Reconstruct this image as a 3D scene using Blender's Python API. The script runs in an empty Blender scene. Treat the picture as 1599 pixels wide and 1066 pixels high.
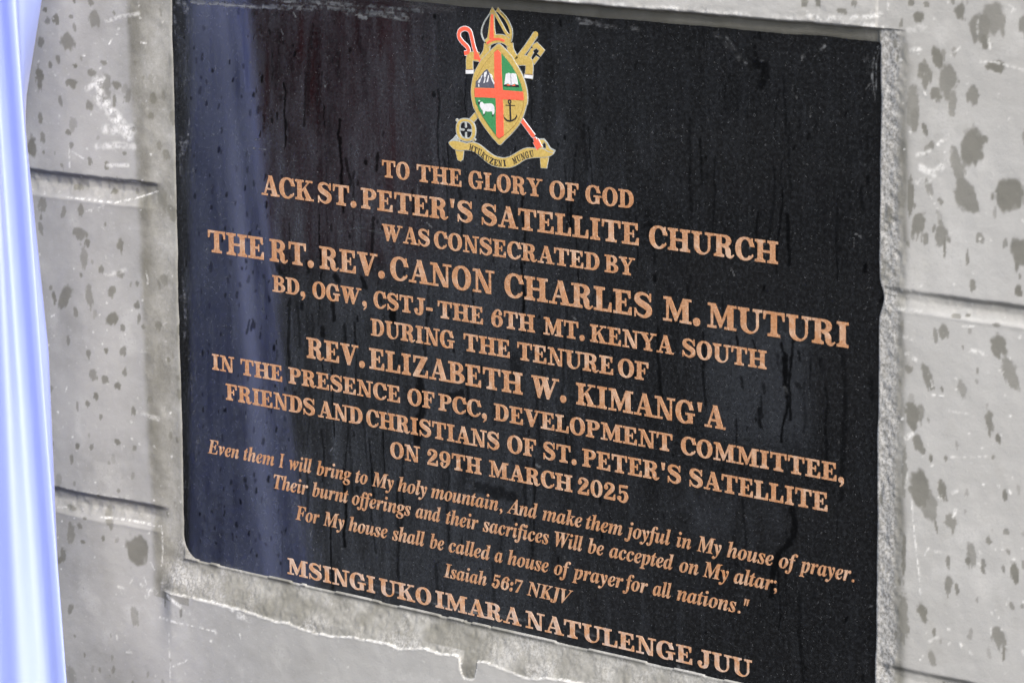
import bpy, math, random
import numpy as np
from mathutils import Matrix, Vector
from mathutils.geometry import delaunay_2d_cdt

# ------------------------------------------------------------------ measurements (wall plane, millimetres)
CAM = [2.4664,0.8079,2.2559]
CX = [0.736318,-0.676589,-0.007982]
CY = [0.118282,0.140321,-0.983016]
CZ = [-0.666217,-0.722868,-0.183349]
F = 138.857
CAPS = [[1,353.7,14.4,[['TO',245.8,277.2],['THE',284.7,334.4],['GLORY',341.6,421.2],['OF',428,458.8],['GOD',465.4,515.1]]],[2,325.8,17.4,[['ACK',104.7,167],['ST.',171.5,216.5],["PETER'S",221.4,346.2],['SATELLITE',355.6,520],['CHURCH',530,656.1]]],[3,301.8,14.1,[['WAS',244.8,298.8],['CONSECRATED',303,480],['BY',484.7,516.2]]],[4,270.8,19.4,[['THE',38,106.5],['RT.',112.9,165.7],['REV.',172.2,247.8],['CANON',253.5,369.2],['CHARLES',379.5,533.3],['M.',543.7,581.3],['MUTURI',587.6,722.6]]],[5,245.4,14.3,[['BD,',115.6,154.9],['OGW,',163,226.7],['CSTJ-',234.1,301.1],['THE',306.3,356.4],['6TH',364.8,412.2],['MT.',420.7,464.3],['KENYA',469.5,555.1],['SOUTH',563,645.7]]],[6,221.8,14.6,[['DURING',230.4,327.1],['THE',334.6,385],['TENURE',392.7,493.6],['OF',498.1,529.6]]],[7,193.9,17.9,[['REV.',155,223.5],['ELIZABETH',228.1,398.6],['W.',407.5,444.9],["KIMANG'A",454.7,606.1]]],[8,169.6,14.1,[['IN',39.8,67.9],['THE',74.8,125.5],['PRESENCE',132.9,263],['OF',271.2,301.9],['PCC,',305.9,359.6],['DEVELOPMENT',367,553.6],['COMMITTEE,',561.6,719.3]]],[9,145.5,14.5,[['FRIENDS',55.9,164],['AND',167.4,219.7],['CHRISTIANS',223.5,372.9],['OF',381,412.5],['ST.',419.8,455.3],["PETER'S",460.8,562.1],['SATELLITE',570.1,704]]],[10,122.8,13.8,[['ON',250.7,285.1],['29TH',292.4,353.3],['MARCH',360.9,450.7],['2025',455.7,508.8]]],[15,5,14.4,[['MSINGI',127.2,231.4],['UKO',235.7,295.6],['IMARA',300,395.3],['NATULENGE',399.5,573.4],['JUU',578.3,632.7]]]]
ITAL = [[11,96.1,12,[['Even',31.9,70.9],['them',76.2,113.9],['I',119.1,126.6],['will',131.8,159.3],['bring',164.5,205.7],['to',209.7,224.4],['My',229.1,254.6],['holy',258.9,292.4],['mountain,',296.4,375.5],['And',380.1,413.8],['make',418.4,460.8],['them',464.2,502.5],['joyful',504.3,551.9],['in',557.4,572.2],['My',577.5,602.3],['house',607.3,653],['of',657.8,676.4],['prayer.',677.2,729.6]]],[12,77,12,[['Their',112.6,154.2],['burnt',158.8,201.9],['offerings',205.5,273.7],['and',278.8,307.6],['their',312.8,349.2],['sacrifices',353.5,425.6],['Will',431.5,461.5],['be',466.3,483.3],['accepted',488.6,554.8],['on',560.1,579.5],['My',583.4,609.5],['altar;',614.2,656.3]]],[13,54,12,[['For',138.1,167.2],['My',171.1,196.7],['house',201.2,246.6],['shall',251.5,289.2],['be',294.4,310.8],['called',315.6,362.4],['a',366.3,375.3],['house',380.5,425],['of',430.4,448.7],['prayer',449.6,503.4],['for',502.3,528.5],['all',533.2,552.6],['nations."',557.4,630]]],[14,32.2,11.4,[['Isaiah',309.8,357.7],['56:7',362.9,397.4],['NKJV',401,450.8]]]]
STAINS = [[-90.9,460.7,6.2,6.6,0],[-124,438.8,7.9,8.8,0],[-137.9,457.7,3.8,4.6,0],[-149.1,455.3,3.2,2.9,0],[-158.6,436.5,3.9,4.3,0],[-161.9,405.7,4.2,10.6,0],[-136.3,422.3,3.1,3.8,0],[-147,416.9,2.5,3.4,0],[-116,418.5,2.5,2.1,0],[-95.9,413.7,5,3.3,0],[-119.8,403.6,6.9,3.8,0],[-135.4,386.7,2.6,5.9,0],[-100.2,385.2,4.4,4.2,0],[-66.8,405.5,4.9,3.8,0],[-53.4,397.2,4.3,7.3,0.3],[-70.5,391.7,1.9,5.2,0],[-24.4,396.4,4.2,5.2,0],[-12.2,400.4,2.4,4.1,0],[-163.5,369.7,2.9,4.3,0],[-175,343.2,7.1,9.6,0],[-160.1,351.9,3.2,4.7,0],[-126.4,360,3.2,2.5,0],[-122.8,348.8,3.2,3.2,0],[-100.7,336.6,2.8,4.2,0],[-80.5,334.6,3.1,3.3,0],[-18.3,356.7,3,5.2,0],[-11,349.1,4.5,4.1,0],[-26.5,381.8,3,2.9,0],[-1.7,382.8,4.2,6.2,0],[-119,312.2,5.7,3,0],[-75.2,312.1,3.7,2.5,0],[-115.9,272.3,7.9,4.7,0],[-67.7,265.6,3.7,5.9,0],[-135.8,289.4,3.2,5.3,0.3],[-113.5,293.7,3.2,5.3,0],[-106.8,264.7,3.2,3.8,0],[-16.9,311.4,7.2,10.4,-0.5],[-5.2,300.1,6.6,8.4,-0.4],[-151.9,465.2,2.6,2.1,0],[-118.9,461,2.5,1.7,0],[-94.9,474.9,3.7,3.1,0],[-115.2,474.7,1.9,2,0],[-81.6,423.7,3.8,2.1,0],[-43.7,426.4,2.5,1.7,0],[-46.8,368.8,2.5,2.1,0],[-59.9,346.9,2.5,1.7,0],[-159.7,339.9,1.9,1.7,0],[-68.1,467.3,1.9,2,0],[-136.5,214.5,8,8.7,0.4],[-152,211.2,2.6,5.4,0],[-155.5,219.9,2.6,2.2,0],[-79.3,224.5,4.1,5.3,0.2],[-79.6,200.3,6.9,6.4,0.4],[-90.5,242.3,3.2,3.4,0],[-115.3,235.4,1.9,1.7,0],[-68.7,241.1,4.4,3,0],[-48.8,234.8,2.5,2.5,0],[-49.6,214.7,3.7,2.9,0.4],[-123.7,202,2.6,4.7,0],[-67.4,193.7,2.8,3.5,0],[-41.9,197.3,2.4,2.5,0],[-134.4,175,2.6,4.3,0],[-108.7,166.3,2.6,3.8,0],[-87.7,171.5,2.5,3,0],[-67.3,173.1,3.7,4.3,0.3],[-167.2,159.2,3.9,3.5,0],[-103.1,147.7,5,5.1,0],[-89,145.2,4.4,3.8,0],[-74.2,141.4,3.8,3.5,0],[-161.6,125.8,4.5,5.7,0.3],[-111.2,121.6,3.2,2.6,0],[-100.7,129.2,3.1,3.5,0],[-95.1,111.6,2.5,2.5,0],[-66.5,154.5,2.5,3.4,0],[-125.6,81.6,2.6,3.1,0],[-108,82.5,2.5,3,0.3],[-77.1,91.8,3.2,2.6,0],[-161.2,77.3,3.3,5.3,0.3],[-76.3,48.2,2.6,2.1,0],[-24,199.8,3.6,4.2,0],[-16.4,241.5,4.5,4.2,0],[0.3,199.6,3,4.7,0],[-14.4,171.6,2.2,2.1,0],[-3.6,157.2,2.4,2.2,0],[-0.2,142.9,4.9,5.5,0],[-35.7,134,3.8,3.4,0],[-13.7,104.8,2.5,3.9,0],[-6.2,102,1.9,3,0],[-55.9,88.7,2.5,3,0],[-56.2,121.8,2.5,3.9,0],[-55.9,-2.2,12.9,13.8,0],[-125,9.6,3.4,2.7,0],[-118.7,17.4,2.9,1.3,0],[-153.1,-25.7,3.4,4,0.4],[-141.6,-68.5,3.4,4.7,0.3],[-96.6,2.5,1.9,2.3,0],[-122,-4.4,2.9,1.6,0],[-137.6,24.1,5.8,2.4,0],[-124.4,-108.3,1.5,2.7,0],[-136.6,-92.9,1.2,0.8,0],[-19.1,-38.2,1.2,7.3,0],[822.1,523.9,4.5,5.9,0],[851,522.8,11.6,11.1,0],[841.2,514.8,9.9,8.1,0],[845,504.7,4.5,5.1,0],[876.9,518.6,5,7.3,0],[792.5,478,5.1,9,0],[803.4,490,4.4,7.5,-0.2],[811.8,475.7,7.4,11.2,0],[801.9,463.7,5.2,4.8,0],[816.7,459.6,4,8.2,0],[835.2,466.3,5.4,6.7,0],[833.6,431.1,8.7,14.1,0],[822,413.7,5.1,13.5,-0.25],[829.6,396.4,8.2,12,-0.3],[866.7,398.4,10.7,11.2,0],[873.9,397.6,8,8.9,0],[844.4,435.1,3.6,3,0],[854.3,487.7,7.2,4.4,0],[798.7,428.2,2.6,3.1,0],[793,438.2,2.2,5.3,-0.3],[781.6,455.4,5.2,13.6,0],[783.6,443.5,3.8,9.1,0],[780.6,390.2,3,13.6,0],[806.7,388.2,2.2,2.7,0],[718.7,518.1,4.7,2.3,0],[696.5,522.8,2.7,3.3,0],[729.1,524.8,2.6,3,0],[684,522.1,2.9,3.9,0],[786.4,517.9,4.6,3.3,0],[793.6,527.3,2.6,2.4,0],[779.7,528.7,2.8,2.7,0],[807.8,373.2,2.2,2.3,0],[808.9,364.8,5.5,8.3,0],[811.3,354.4,1.4,7.6,0],[841.9,365.9,3.6,4.2,0],[831.2,350.5,1.6,4.6,0],[877.3,358.3,8.9,9.7,0],[872.7,362.3,5,6.7,0],[836.7,330.4,2.9,4.3,0],[876,331,2.9,4.5,0],[821.8,307,4,1.5,0],[832.8,308.6,2.2,1.5,0],[857.5,304.8,3.3,1.2,0],[812.1,295.2,4.5,4.6,0],[859.6,290.2,6.9,9,-0.2],[869.9,270.4,6.1,11.4,-0.3],[797.3,259.6,4.5,9.9,-0.3],[784.6,230.2,7.1,9.3,0],[792.1,234.3,3,5.4,0],[852.4,233.9,3.6,10.7,-0.1],[860.4,223.3,2.2,3.4,0],[794.1,360.2,3.3,3.8,0],[789.5,210.7,4.8,6.2,0],[841.7,269.8,1.1,2.4,0],[780.4,263.7,3.7,3.1,0],[792.6,177.8,9.5,12.2,-0.25],[798.7,167.3,7.8,11.4,-0.25],[806.8,152.3,1.1,6.5,-0.2],[811.9,179,3.5,7.3,-0.2],[820.4,156.8,4.3,7.3,0],[794.2,204.9,2.8,2.9,0],[802.1,201.1,2,2.9,0],[856.3,209.2,1.5,1.5,0],[867.2,183.2,2.3,4,0],[868.3,156.9,2.3,2.9,-0.2],[853.5,148.1,2.7,3.5,0],[835.4,129.9,2.7,2.9,0],[849,130.5,1.9,3.3,0],[817.9,126.3,2,4.9,0],[876.4,128.4,3.8,7.2,-0.1],[818.3,105.1,1.9,4.8,0],[826,108.1,2,4.6,0],[795.9,84.2,4.7,7.4,-0.2],[864.3,77.9,5.8,8.9,-0.2],[868,68,1.1,6.5,0],[805.2,52,3.6,5.8,-0.2],[778,77,5,18.2,0],[778.2,123.3,2,19.8,0],[777.8,185.5,2.8,19.6,0]]
LINE = [[-14.8,-32.5],[18.6,-32.1],[50.8,-31.8],[71.5,-32.3],[98.3,-33.4],[121.7,-35.6],[137.3,-34.1],[161.8,-37.1],[188.4,-36.9],[213.4,-33.1],[235.8,-32.5],[255.8,-31.8],[266.7,-33.6],[296,-28.5],[314,-29.6],[330.5,-27.8],[337.6,-30.8],[339.6,-39.6],[345.2,-45],[350.2,-41.9],[352.5,-29.8],[365.9,-27.9],[377.9,-29.5],[394.6,-31.8],[407,-33.3],[420.1,-31.9],[426.3,-29.8],[445.5,-27.9],[459.7,-27.9],[502.6,-27.9],[593.7,-26.9],[687.4,-23.2]]
WHITE = [[[[-90.1,404.8],[-87.5,392.5],[-75.5,383],[-66.5,375.4],[-54.6,364]],20,0.9],[[[-102.7,399.6],[-90,405.8],[-82.1,409.5]],8,0.8],[[[-82.3,365.8],[-60.7,366.6],[-48.3,368.6]],14,0.6],[[[-92.3,350.3],[-67.4,353.5],[-47.4,353.8]],10,0.5],[[[-126.3,347.4],[-125.9,328.5]],1.2,0.6],[[[-126.4,345.3],[-108.4,338.4]],1.2,0.6],[[[-80.5,334.6],[-55.7,336.9]],6,0.6],[[[-74.7,440.1],[-71.5,444.4]],2,0.9],[[[-36.3,443.7],[-30.3,443.7]],2,1],[[[-106.2,428.6],[-104,428.3]],3,1],[[[-132.1,302.5],[-109.9,302.9],[-72.5,302.9],[-50.6,308.1],[-22.8,317]],1.6,0.9],[[[-107.2,292.2],[-85,299.6]],2,0.5],[[[-78.6,459.4],[-56.8,465],[-38.4,468.2]],6,0.45],[[[-87.2,323.6],[-62.4,322.7],[-44,322.3]],1.6,0.7],[[[-156,194],[-152.1,195.5]],3,0.9],[[[-139.6,129.1],[-137.8,132.6]],2,0.9],[[[-151,109.2],[-150.1,108.6]],3,0.9],[[[-87.5,238],[-62.3,244.9]],6,0.5],[[[-37.6,247.6],[-34.9,237.4]],3,0.7],[[[-43.4,175.4],[-37.3,174]],6,0.5],[[[-149.8,40.7],[-104.9,41.8],[-60.8,42.5]],1.6,0.5],[[[-32.5,94.1],[-30.5,91.2]],2,0.9],[[[-51.6,121.3],[-27,118.2]],7,0.4],[[[-162,22],[-142.5,22.8]],4,0.9],[[[-99.4,21.2],[-66.2,23],[-42.8,22.8]],2.4,0.9],[[[-42.8,22.8],[-26.6,22.6]],3,0.8],[[[-26.6,23.4],[-24.5,17.3]],2,0.9],[[[-24.6,14],[-24.6,1.2],[-26.7,-12]],1.6,0.6],[[[-49.7,-35.2],[-33.3,-35.8],[-23.8,-27.7]],9,0.9],[[[-45.3,-42.6],[-38,-34.9]],6,0.9],[[[-80.4,-38.6],[-71,-39.5]],3,0.6],[[[-66.1,-34.6],[-61.1,-27.3]],2,0.6],[[[-49.2,-23.8],[-44.8,-31.2]],2,0.6],[[[-39.4,-10.9],[-35,-16.6]],2,0.7],[[[-17.1,-34.7],[-8,-38],[10.2,-44.6],[20.4,-47.7]],6,1],[[[-27.2,-57.4],[0.6,-57.5],[28,-56.8],[46.2,-56.9]],1.8,0.9],[[[46.2,-56.1],[49.4,-60.4]],4,0.8],[[[-12.5,-67.8],[-12,-87.2],[-11.7,-113.1]],1.6,0.6],[[[-7.7,-97.8],[11,-88.8]],2.5,0.8],[[[41.3,-66.6],[42.5,-66.7]],4,0.9],[[[68.3,-68.2],[68.7,-69]],5,0.9],[[[-81,-82.9],[-79.9,-86]],4,0.8],[[[-70.8,-95.9],[-61.3,-95.1]],3,0.6],[[[42.5,-31.2],[58.1,-33.4],[76,-35.1],[96.1,-39.6]],5,0.8],[[[75.9,-38.3],[91.4,-38.8]],8,0.7],[[[77.7,-53.9],[79.8,-57.5]],3,0.8],[[[682.1,512.8],[701.4,511.7],[720.6,513.7],[739.6,514.9],[752.8,518]],6,0.9],[[[741.5,514.3],[747.1,519.2],[752.8,521]],8,0.8],[[[759.2,528.9],[759.3,521.4]],2,0.9],[[[777.2,507.6],[792,511.5]],8,0.4],[[[779.3,494.2],[788.5,495.6]],5,0.9],[[[804.3,428.6],[813.4,435.4]],5,0.9],[[[789.7,410.8],[800.9,407.2],[813.6,417.4]],9,0.8],[[[785.8,419.5],[796.9,423.5]],5,0.7],[[[839.8,490.3],[854.2,490.6],[879.8,486.6]],2,0.7],[[[814.3,492.2],[823.4,499.5]],2,0.6],[[[865.2,529.5],[867.9,528.2]],9,0.9],[[[786.1,399.8],[797.2,402.4]],8,0.7],[[[797.3,393.3],[804.9,382]],1.5,0.6],[[[846.8,507.8],[848.7,500.5]],4,0.7],[[[837.6,519],[837.7,510.1]],4,0.5],[[[758.8,319],[774,319.9]],2,0.8],[[[764.7,306.5],[791.1,306.5]],6,0.5],[[[778.3,274.2],[791.6,269.7]],5,0.9],[[[828.3,300.2],[837.5,301.5]],3,0.8],[[[832.3,283.9],[848.8,282.9]],5,0.7],[[[802.2,247.2],[812.5,248.1]],2,0.9],[[[776.3,286.3],[783.8,286.5]],5,0.7],[[[799.2,261.4],[802.1,254.1]],3,0.9],[[[806.1,300.6],[809.8,303.3]],4,0.7],[[[814.5,237.3],[834.9,237.7]],1.5,0.4],[[[779.1,212.4],[784.8,216.3]],6,0.8],[[[759.4,352.1],[760.5,339.9],[759.1,327.5]],10,0.25],[[[784.8,166.9],[788.1,141.2],[791.9,115.6],[793.7,97.8]],2,0.9],[[[822.3,161.1],[824.2,165.5]],5,0.9],[[[818.2,176.7],[825.9,180.3]],5,0.6],[[[806.1,132.6],[812,132.7]],4,0.8],[[[795.3,126],[801.1,134.3]],1.6,0.7],[[[871,186.9],[872,185.5]],4,1],[[[829.6,67.8],[830.6,66.3]],4,0.9],[[[838.5,62.8],[839.8,62.2]],4,0.9],[[[885.1,71.9],[885.9,69.6]],4,0.9],[[[808.4,172.8],[811.4,172.5]],3,0.8],[[[845.9,138.9],[848.9,134.5]],4,0.7],[[[856.5,85.5],[856.6,79]],2,0.7],[[[819.7,204.1],[850.5,208.8]],2.5,0.5],[[[802.1,64.6],[809.9,69.3]],4,0.5],[[[780.6,185.9],[778.8,175.8]],4,0.6]]
STREAKS = [[[[659.8,267],[660.5,260.8],[664.8,257.9],[664.2,246.3],[663.1,234],[665.6,224.6],[665,217.2],[660.8,204.5],[659.7,192.1]],4.5,1],[[[662.3,255.7],[663.1,236.4]],9,1],[[[670.4,142.3],[672.9,130.4],[671.1,120.3],[659.5,108.2],[652.8,95.2],[651,85],[651.7,72.7]],9,0.9],[[[716.9,269.6],[719.5,243.6],[719.2,214.8],[717.6,185.7],[716.7,156.5]],7,0.6],[[[616.2,269.6],[618.1,257.6]],3,1],[[[631.7,266.6],[636,258.3]],3,1],[[[687.1,258.8],[686.7,234.6]],2.5,0.7],[[[616.4,203.4],[616.5,186.2]],4,0.7],[[[638.1,213.7],[639.4,201.6]],7,0.9],[[[639.9,223.7],[641.2,209.2]],4,0.8],[[[642.3,233.8],[643.5,228.1]],5,0.7],[[[674.6,237.9],[677.6,235.9]],7,0.7],[[[695.5,259.8],[698.6,251.5]],6,0.6],[[[656.2,257.4],[655.7,251]],4,0.7],[[[675.6,263.1],[676.9,256.5]],5,0.8],[[[621.3,236],[622.6,229.3]],5,0.8],[[[235.3,319.5],[234.1,298.3],[232.2,277]],6,0.8],[[[241.4,372.4],[239.7,359.2]],6,0.9],[[[119.7,269.2],[124.9,263.3]],10,0.8],[[[157.8,274.3],[159.2,267]],8,0.8],[[[190.6,266.1],[193.5,262.1]],10,0.9],[[[221.7,267.4],[224.6,261.3]],10,0.9],[[[187.2,245.4],[187.5,229.4]],7,0.9],[[[254.9,244.6],[256.2,237.4]],12,1],[[[173.9,221.3],[174.5,216]],9,0.9],[[[285.1,193.3],[288.2,167.3],[280.5,139.7]],16,0.9],[[[317,181.6],[331.3,186.1]],12,0.8],[[[280.5,344.7],[281.6,326.6]],7,0.7],[[[204.7,364],[210.2,346],[204.1,337.5]],6,0.8],[[[382,354.3],[385.3,339.3]],12,0.5],[[[392.2,345.1],[392.5,314.6]],8,0.5],[[[529.1,353.4],[531,333.8]],8,0.5],[[[387.4,221.8],[390.8,211.9]],20,0.6],[[[347.9,112.3],[386.2,110]],14,0.7],[[[300.5,41.3],[302.3,14.7]],6,0.6],[[[364.6,51.5],[365.5,9.3]],7,0.6],[[[614.2,116.4],[616.8,91.9]],7,0.5],[[[622.7,182.1],[621.6,152.3]],7,0.5],[[[421.8,246.5],[423.7,233.9]],9,0.6],[[[91.2,218.1],[88.6,209.6]],5,0.9],[[[83.1,206.2],[87.3,217.7]],4,0.8],[[[633.9,473.4],[643,471.7],[640,459.6]],14,0.8],[[[632.6,485.2],[635.1,478.2]],6,0.7],[[[758.5,317.1],[751.7,309.3]],6,0.8],[[[743,251.4],[744.3,237.3]],8,0.6]]
SMEAR = [[[[25.1,482.1],[102.7,483.1],[192.7,486.6],[279.4,486.4]],5,0.8],[[[118.1,489.3],[222.1,491.5],[293.7,490.8]],4,0.7],[[[207.3,483.3],[250.8,484],[279.4,482.3]],2.5,0.7],[[[32.9,481.5],[117.9,483]],2,0.9],[[[221.9,481.7],[230.6,481.2]],3,1],[[[9.2,481.6],[17,475.6]],10,0.7],[[[2.7,476.9],[3.5,452.6]],3,0.5],[[[9.6,353.3],[14.7,362.5]],5,0.7],[[[6.8,365.6],[9.8,357.7],[5.3,343.6]],7,0.6],[[[12.4,412.5],[23,418.7]],5,0.4],[[[7,230.6],[7.9,208.4],[5.8,194.2]],4,0.7],[[[18.6,383],[16.5,369.2]],2,0.7],[[[457,495.2],[489.6,492.4],[497.4,491.9]],3,0.8],[[[460.3,492.4],[492.9,491.1]],2,0.7],[[[512.2,491.9],[523.7,490.7]],4,0.7],[[[595.2,493.6],[618.6,476.1]],5,0.3],[[[603.2,494.1],[624.7,472.7]],2,0.5],[[[747.3,494.5],[742.7,484.9],[741.7,471.9],[745.4,451.3]],2,0.9],[[[748.4,492.7],[745.1,481.4],[745.3,462.9]],1.5,0.9],[[[735.8,485.3],[738.2,476.3]],6,0.25],[[[96.2,364.1],[110.8,364.2]],1.5,0.9],[[[98,371.7],[110.3,373.3]],1.5,0.8],[[[412.7,139.4],[416.1,138.8]],3,0.9],[[[678.3,481.3],[677.7,479.8]],4,0.8],[[[695.4,488.1],[698.4,492]],3,0.8],[[[180.2,423.5],[182.4,422.6]],3,0.8],[[[196,303.9],[218.2,309.9],[247.4,307.5]],1.5,0.35],[[[559.7,253],[566,243.8]],1.5,0.4],[[[662.5,233.9],[665.5,229.4]],5,0.25],[[[211.9,13.4],[314.4,7.1],[399,10.8]],2.5,0.6],[[[453.8,11.3],[494,9.4]],3,0.5],[[[559.6,1.4],[575.7,-0.8]],4,0.6]]
CREST = {'shield': [[376.3,470.5],[372,467.9],[367.4,464.6],[361.9,460.1],[357.2,456.1],[354.1,451.9],[350,445.9],[347.3,437.7],[346.4,430.8],[347.1,424.6],[349.3,417],[348,421.9],[350,417.5],[353.2,412],[359.7,404.7],[366.9,398.1],[372.6,393.7],[376.8,391.5],[381.5,395.1],[388.9,401.1],[397.1,409],[402,417.1],[404.4,423.3],[405.8,426.3],[406.1,432],[404.9,438.7],[402.3,445.2],[398.6,451.2],[394.1,456.5],[389.6,461.8],[385,465.4],[380.5,468.5]],'field': [[375.5,465.9],[371.2,463],[365.8,458.1],[360.3,452.6],[355.2,445.7],[352.2,440.4],[350.4,433.4],[350.5,427.1],[352.1,421],[352.5,422.2],[354.3,417.8],[359.7,411.3],[366.2,404.6],[372.8,398.6],[376,396.4],[379.1,397.8],[387.3,403.5],[393.8,409.3],[398.7,416.3],[401.4,421.9],[402,426],[402.7,430],[401.9,435.1],[400,440.6],[396.3,447],[391,453.7],[385,459.2],[380,463.3]],'green1': [[379.3,463.6],[385,459.2],[391,453.7],[396.3,447],[400,440.6],[401.9,434.9],[380.3,434.7],[379.8,447]],'green2': [[350.5,427],[372.7,427.9],[373.5,414.4],[373,418.4],[373.2,398.4],[366.2,404.6],[359.7,411.3],[354.3,417.8],[352.5,422.2],[352.1,421]],'cross_v': [[375.5,465.9],[371.8,463.7],[371.8,435.6],[372.9,428.6],[373.5,414.4],[373,418.4],[373.2,398.3],[376,396.4],[379.1,397.8],[381.3,399.2],[380.9,425],[380.5,418.7],[380.5,435.7],[379.5,446.9],[379,463.6]],'cross_h': [[350.4,434],[361.6,434.8],[371.6,435.3],[380.3,434.7],[392.3,434.9],[401.9,435.1],[402.7,430],[402.2,428.3],[392.3,428.1],[380.6,427.5],[372.7,427.9],[361.5,427.5],[350.5,426.8]],'mount': [[352,439.8],[353.9,440.8],[357.9,445.1],[361,448.4],[364.1,450.1],[366.4,447.7],[369.4,444.5],[371.8,439.6],[371.8,435.6],[351.2,434.5]],'snow': [[[361,447],[363.5,448.3],[363.8,446.9],[362.3,443.4],[360.9,443],[360.5,444.4]],[[365.4,445.5],[366.1,444.8],[364.9,439.9],[363,439.4]],[[361.5,443.1],[362.3,442.3],[361.4,439.1],[359.9,438.6]],[[357.9,444.5],[359.3,445],[358,442.5],[357.1,442.6]],[[355.5,441.2],[357.8,442.5],[355.8,438.4],[353.9,438.7]],[[354.3,437.1],[355.2,437.8],[355.7,435.8],[354.6,435.1]],[[366,447.2],[369.6,445.5],[369.8,442.8],[372,439.5],[371.4,438.4],[368.8,441.6],[367.3,445.4]]],'book_base': [[381.7,439.2],[397.3,440.1],[398.1,438.2],[381.3,437.6]],'book_red': [[[384.7,439.4],[387.8,440.1],[388.7,438.9],[385.5,438.6]],[[390.5,439.3],[393.2,440.3],[394.3,439.3],[391.2,438.8]]],'book': [[384.1,447.8],[387.1,448.7],[389.4,448.2],[391.3,448.9],[394.9,448.5],[397.1,440.2],[393.3,440.6],[389.6,439.2],[386.3,440.4],[382.3,439.2]],'book_spine': [[389.2,448.2],[389.7,448.3],[389.9,439.3],[389.4,439.3]],'sheep': [[355.6,422.1],[356.8,423.3],[358.4,423.7],[360.7,422.5],[366.1,423.2],[369.2,423],[371.1,421.3],[371.6,418],[371.1,415.4],[369.5,414.7],[368.7,417],[364.5,416.5],[361.8,416.6],[360.7,414.5],[359.5,414.7],[358.9,416.9],[356.7,418.8]],'sheep_head': [[353.9,423.1],[355.3,424],[356.3,423],[356,421.7],[354.6,421.1]],'sheep_horn': [[354.3,424],[355.3,424.9],[356.4,424.4],[355.4,423.6]],'sheep_shade': [[[358.1,412.1],[360.6,414.4],[362.3,415.5],[361,413.5]],[[369.6,418.1],[371,417.7],[370.4,413.1],[368.9,413]]],'anchor': [[[387.4,424.7],[389,424.8],[389.5,411.8],[387.8,411.5]],[[383.5,423.4],[393.3,423.9],[393.3,423.3],[383.5,422.7]],[[380.8,416],[381.9,413.7],[385,411.9],[388.4,411.6],[392.3,413.1],[394.3,415],[395.5,416.9],[395.8,415.5],[394.3,412.9],[391,411.2],[388.2,410.3],[384.6,410.7],[382.1,412.3]]],'anchor_ring': [387.8,426.2],'ribbon': [[321.5,388.5],[326.9,390.1],[334.8,389.9],[340.5,389.2],[344.7,390.3],[351.3,390.2],[357.8,387.9],[364.3,384.3],[370.8,381.8],[379,381],[385.5,382.2],[392,385.2],[399.3,389.1],[405.7,391.2],[413.7,391.6],[421.7,392],[427.3,390.1],[432.8,389.2],[427.3,386.4],[419.3,385.3],[411.3,384.2],[403.2,382.1],[395.1,377.5],[387,374.4],[378.9,373.6],[370.7,374],[362.6,376.3],[354.4,381],[347.9,383.6],[340.5,384.2],[333.8,383],[328,383.6],[323.9,385.6]],'ribbon_tail_up': [[321.1,388.7],[325.7,391.6],[329.2,394.9],[331.1,392.6],[333.1,389.8],[326.9,387.7]],'ribbon_tail_down': [[328,383.7],[337.3,383.1],[335.9,376],[333.7,374.5],[330.6,375.4]],'ribbon_curl': [[413.3,391.5],[415.4,395.6],[419,399.4],[422.6,399.9],[426.2,397.1],[429.3,393.2],[434.4,391.7],[432.8,389.2],[427.3,390.1],[421.7,392]],'ribbon_curl_hole': [[422.1,392.6],[421.4,394.9],[423,397.1],[424.8,395.8],[425.1,392.8]],'ribbon_end': [[418.9,385.3],[427.9,386.4],[425.6,377.3],[419.8,377]],'motto': ([[344.2,386.8],[350,385.1],[356.1,383.3],[360.6,380.3],[365.9,378.4],[370.8,377],[375.2,376.8],[379.7,377],[383.4,377.5]],[[390.7,379.5],[396.4,382.3],[401.6,384.5],[406.5,386.2],[412.1,387.8]])}
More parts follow.
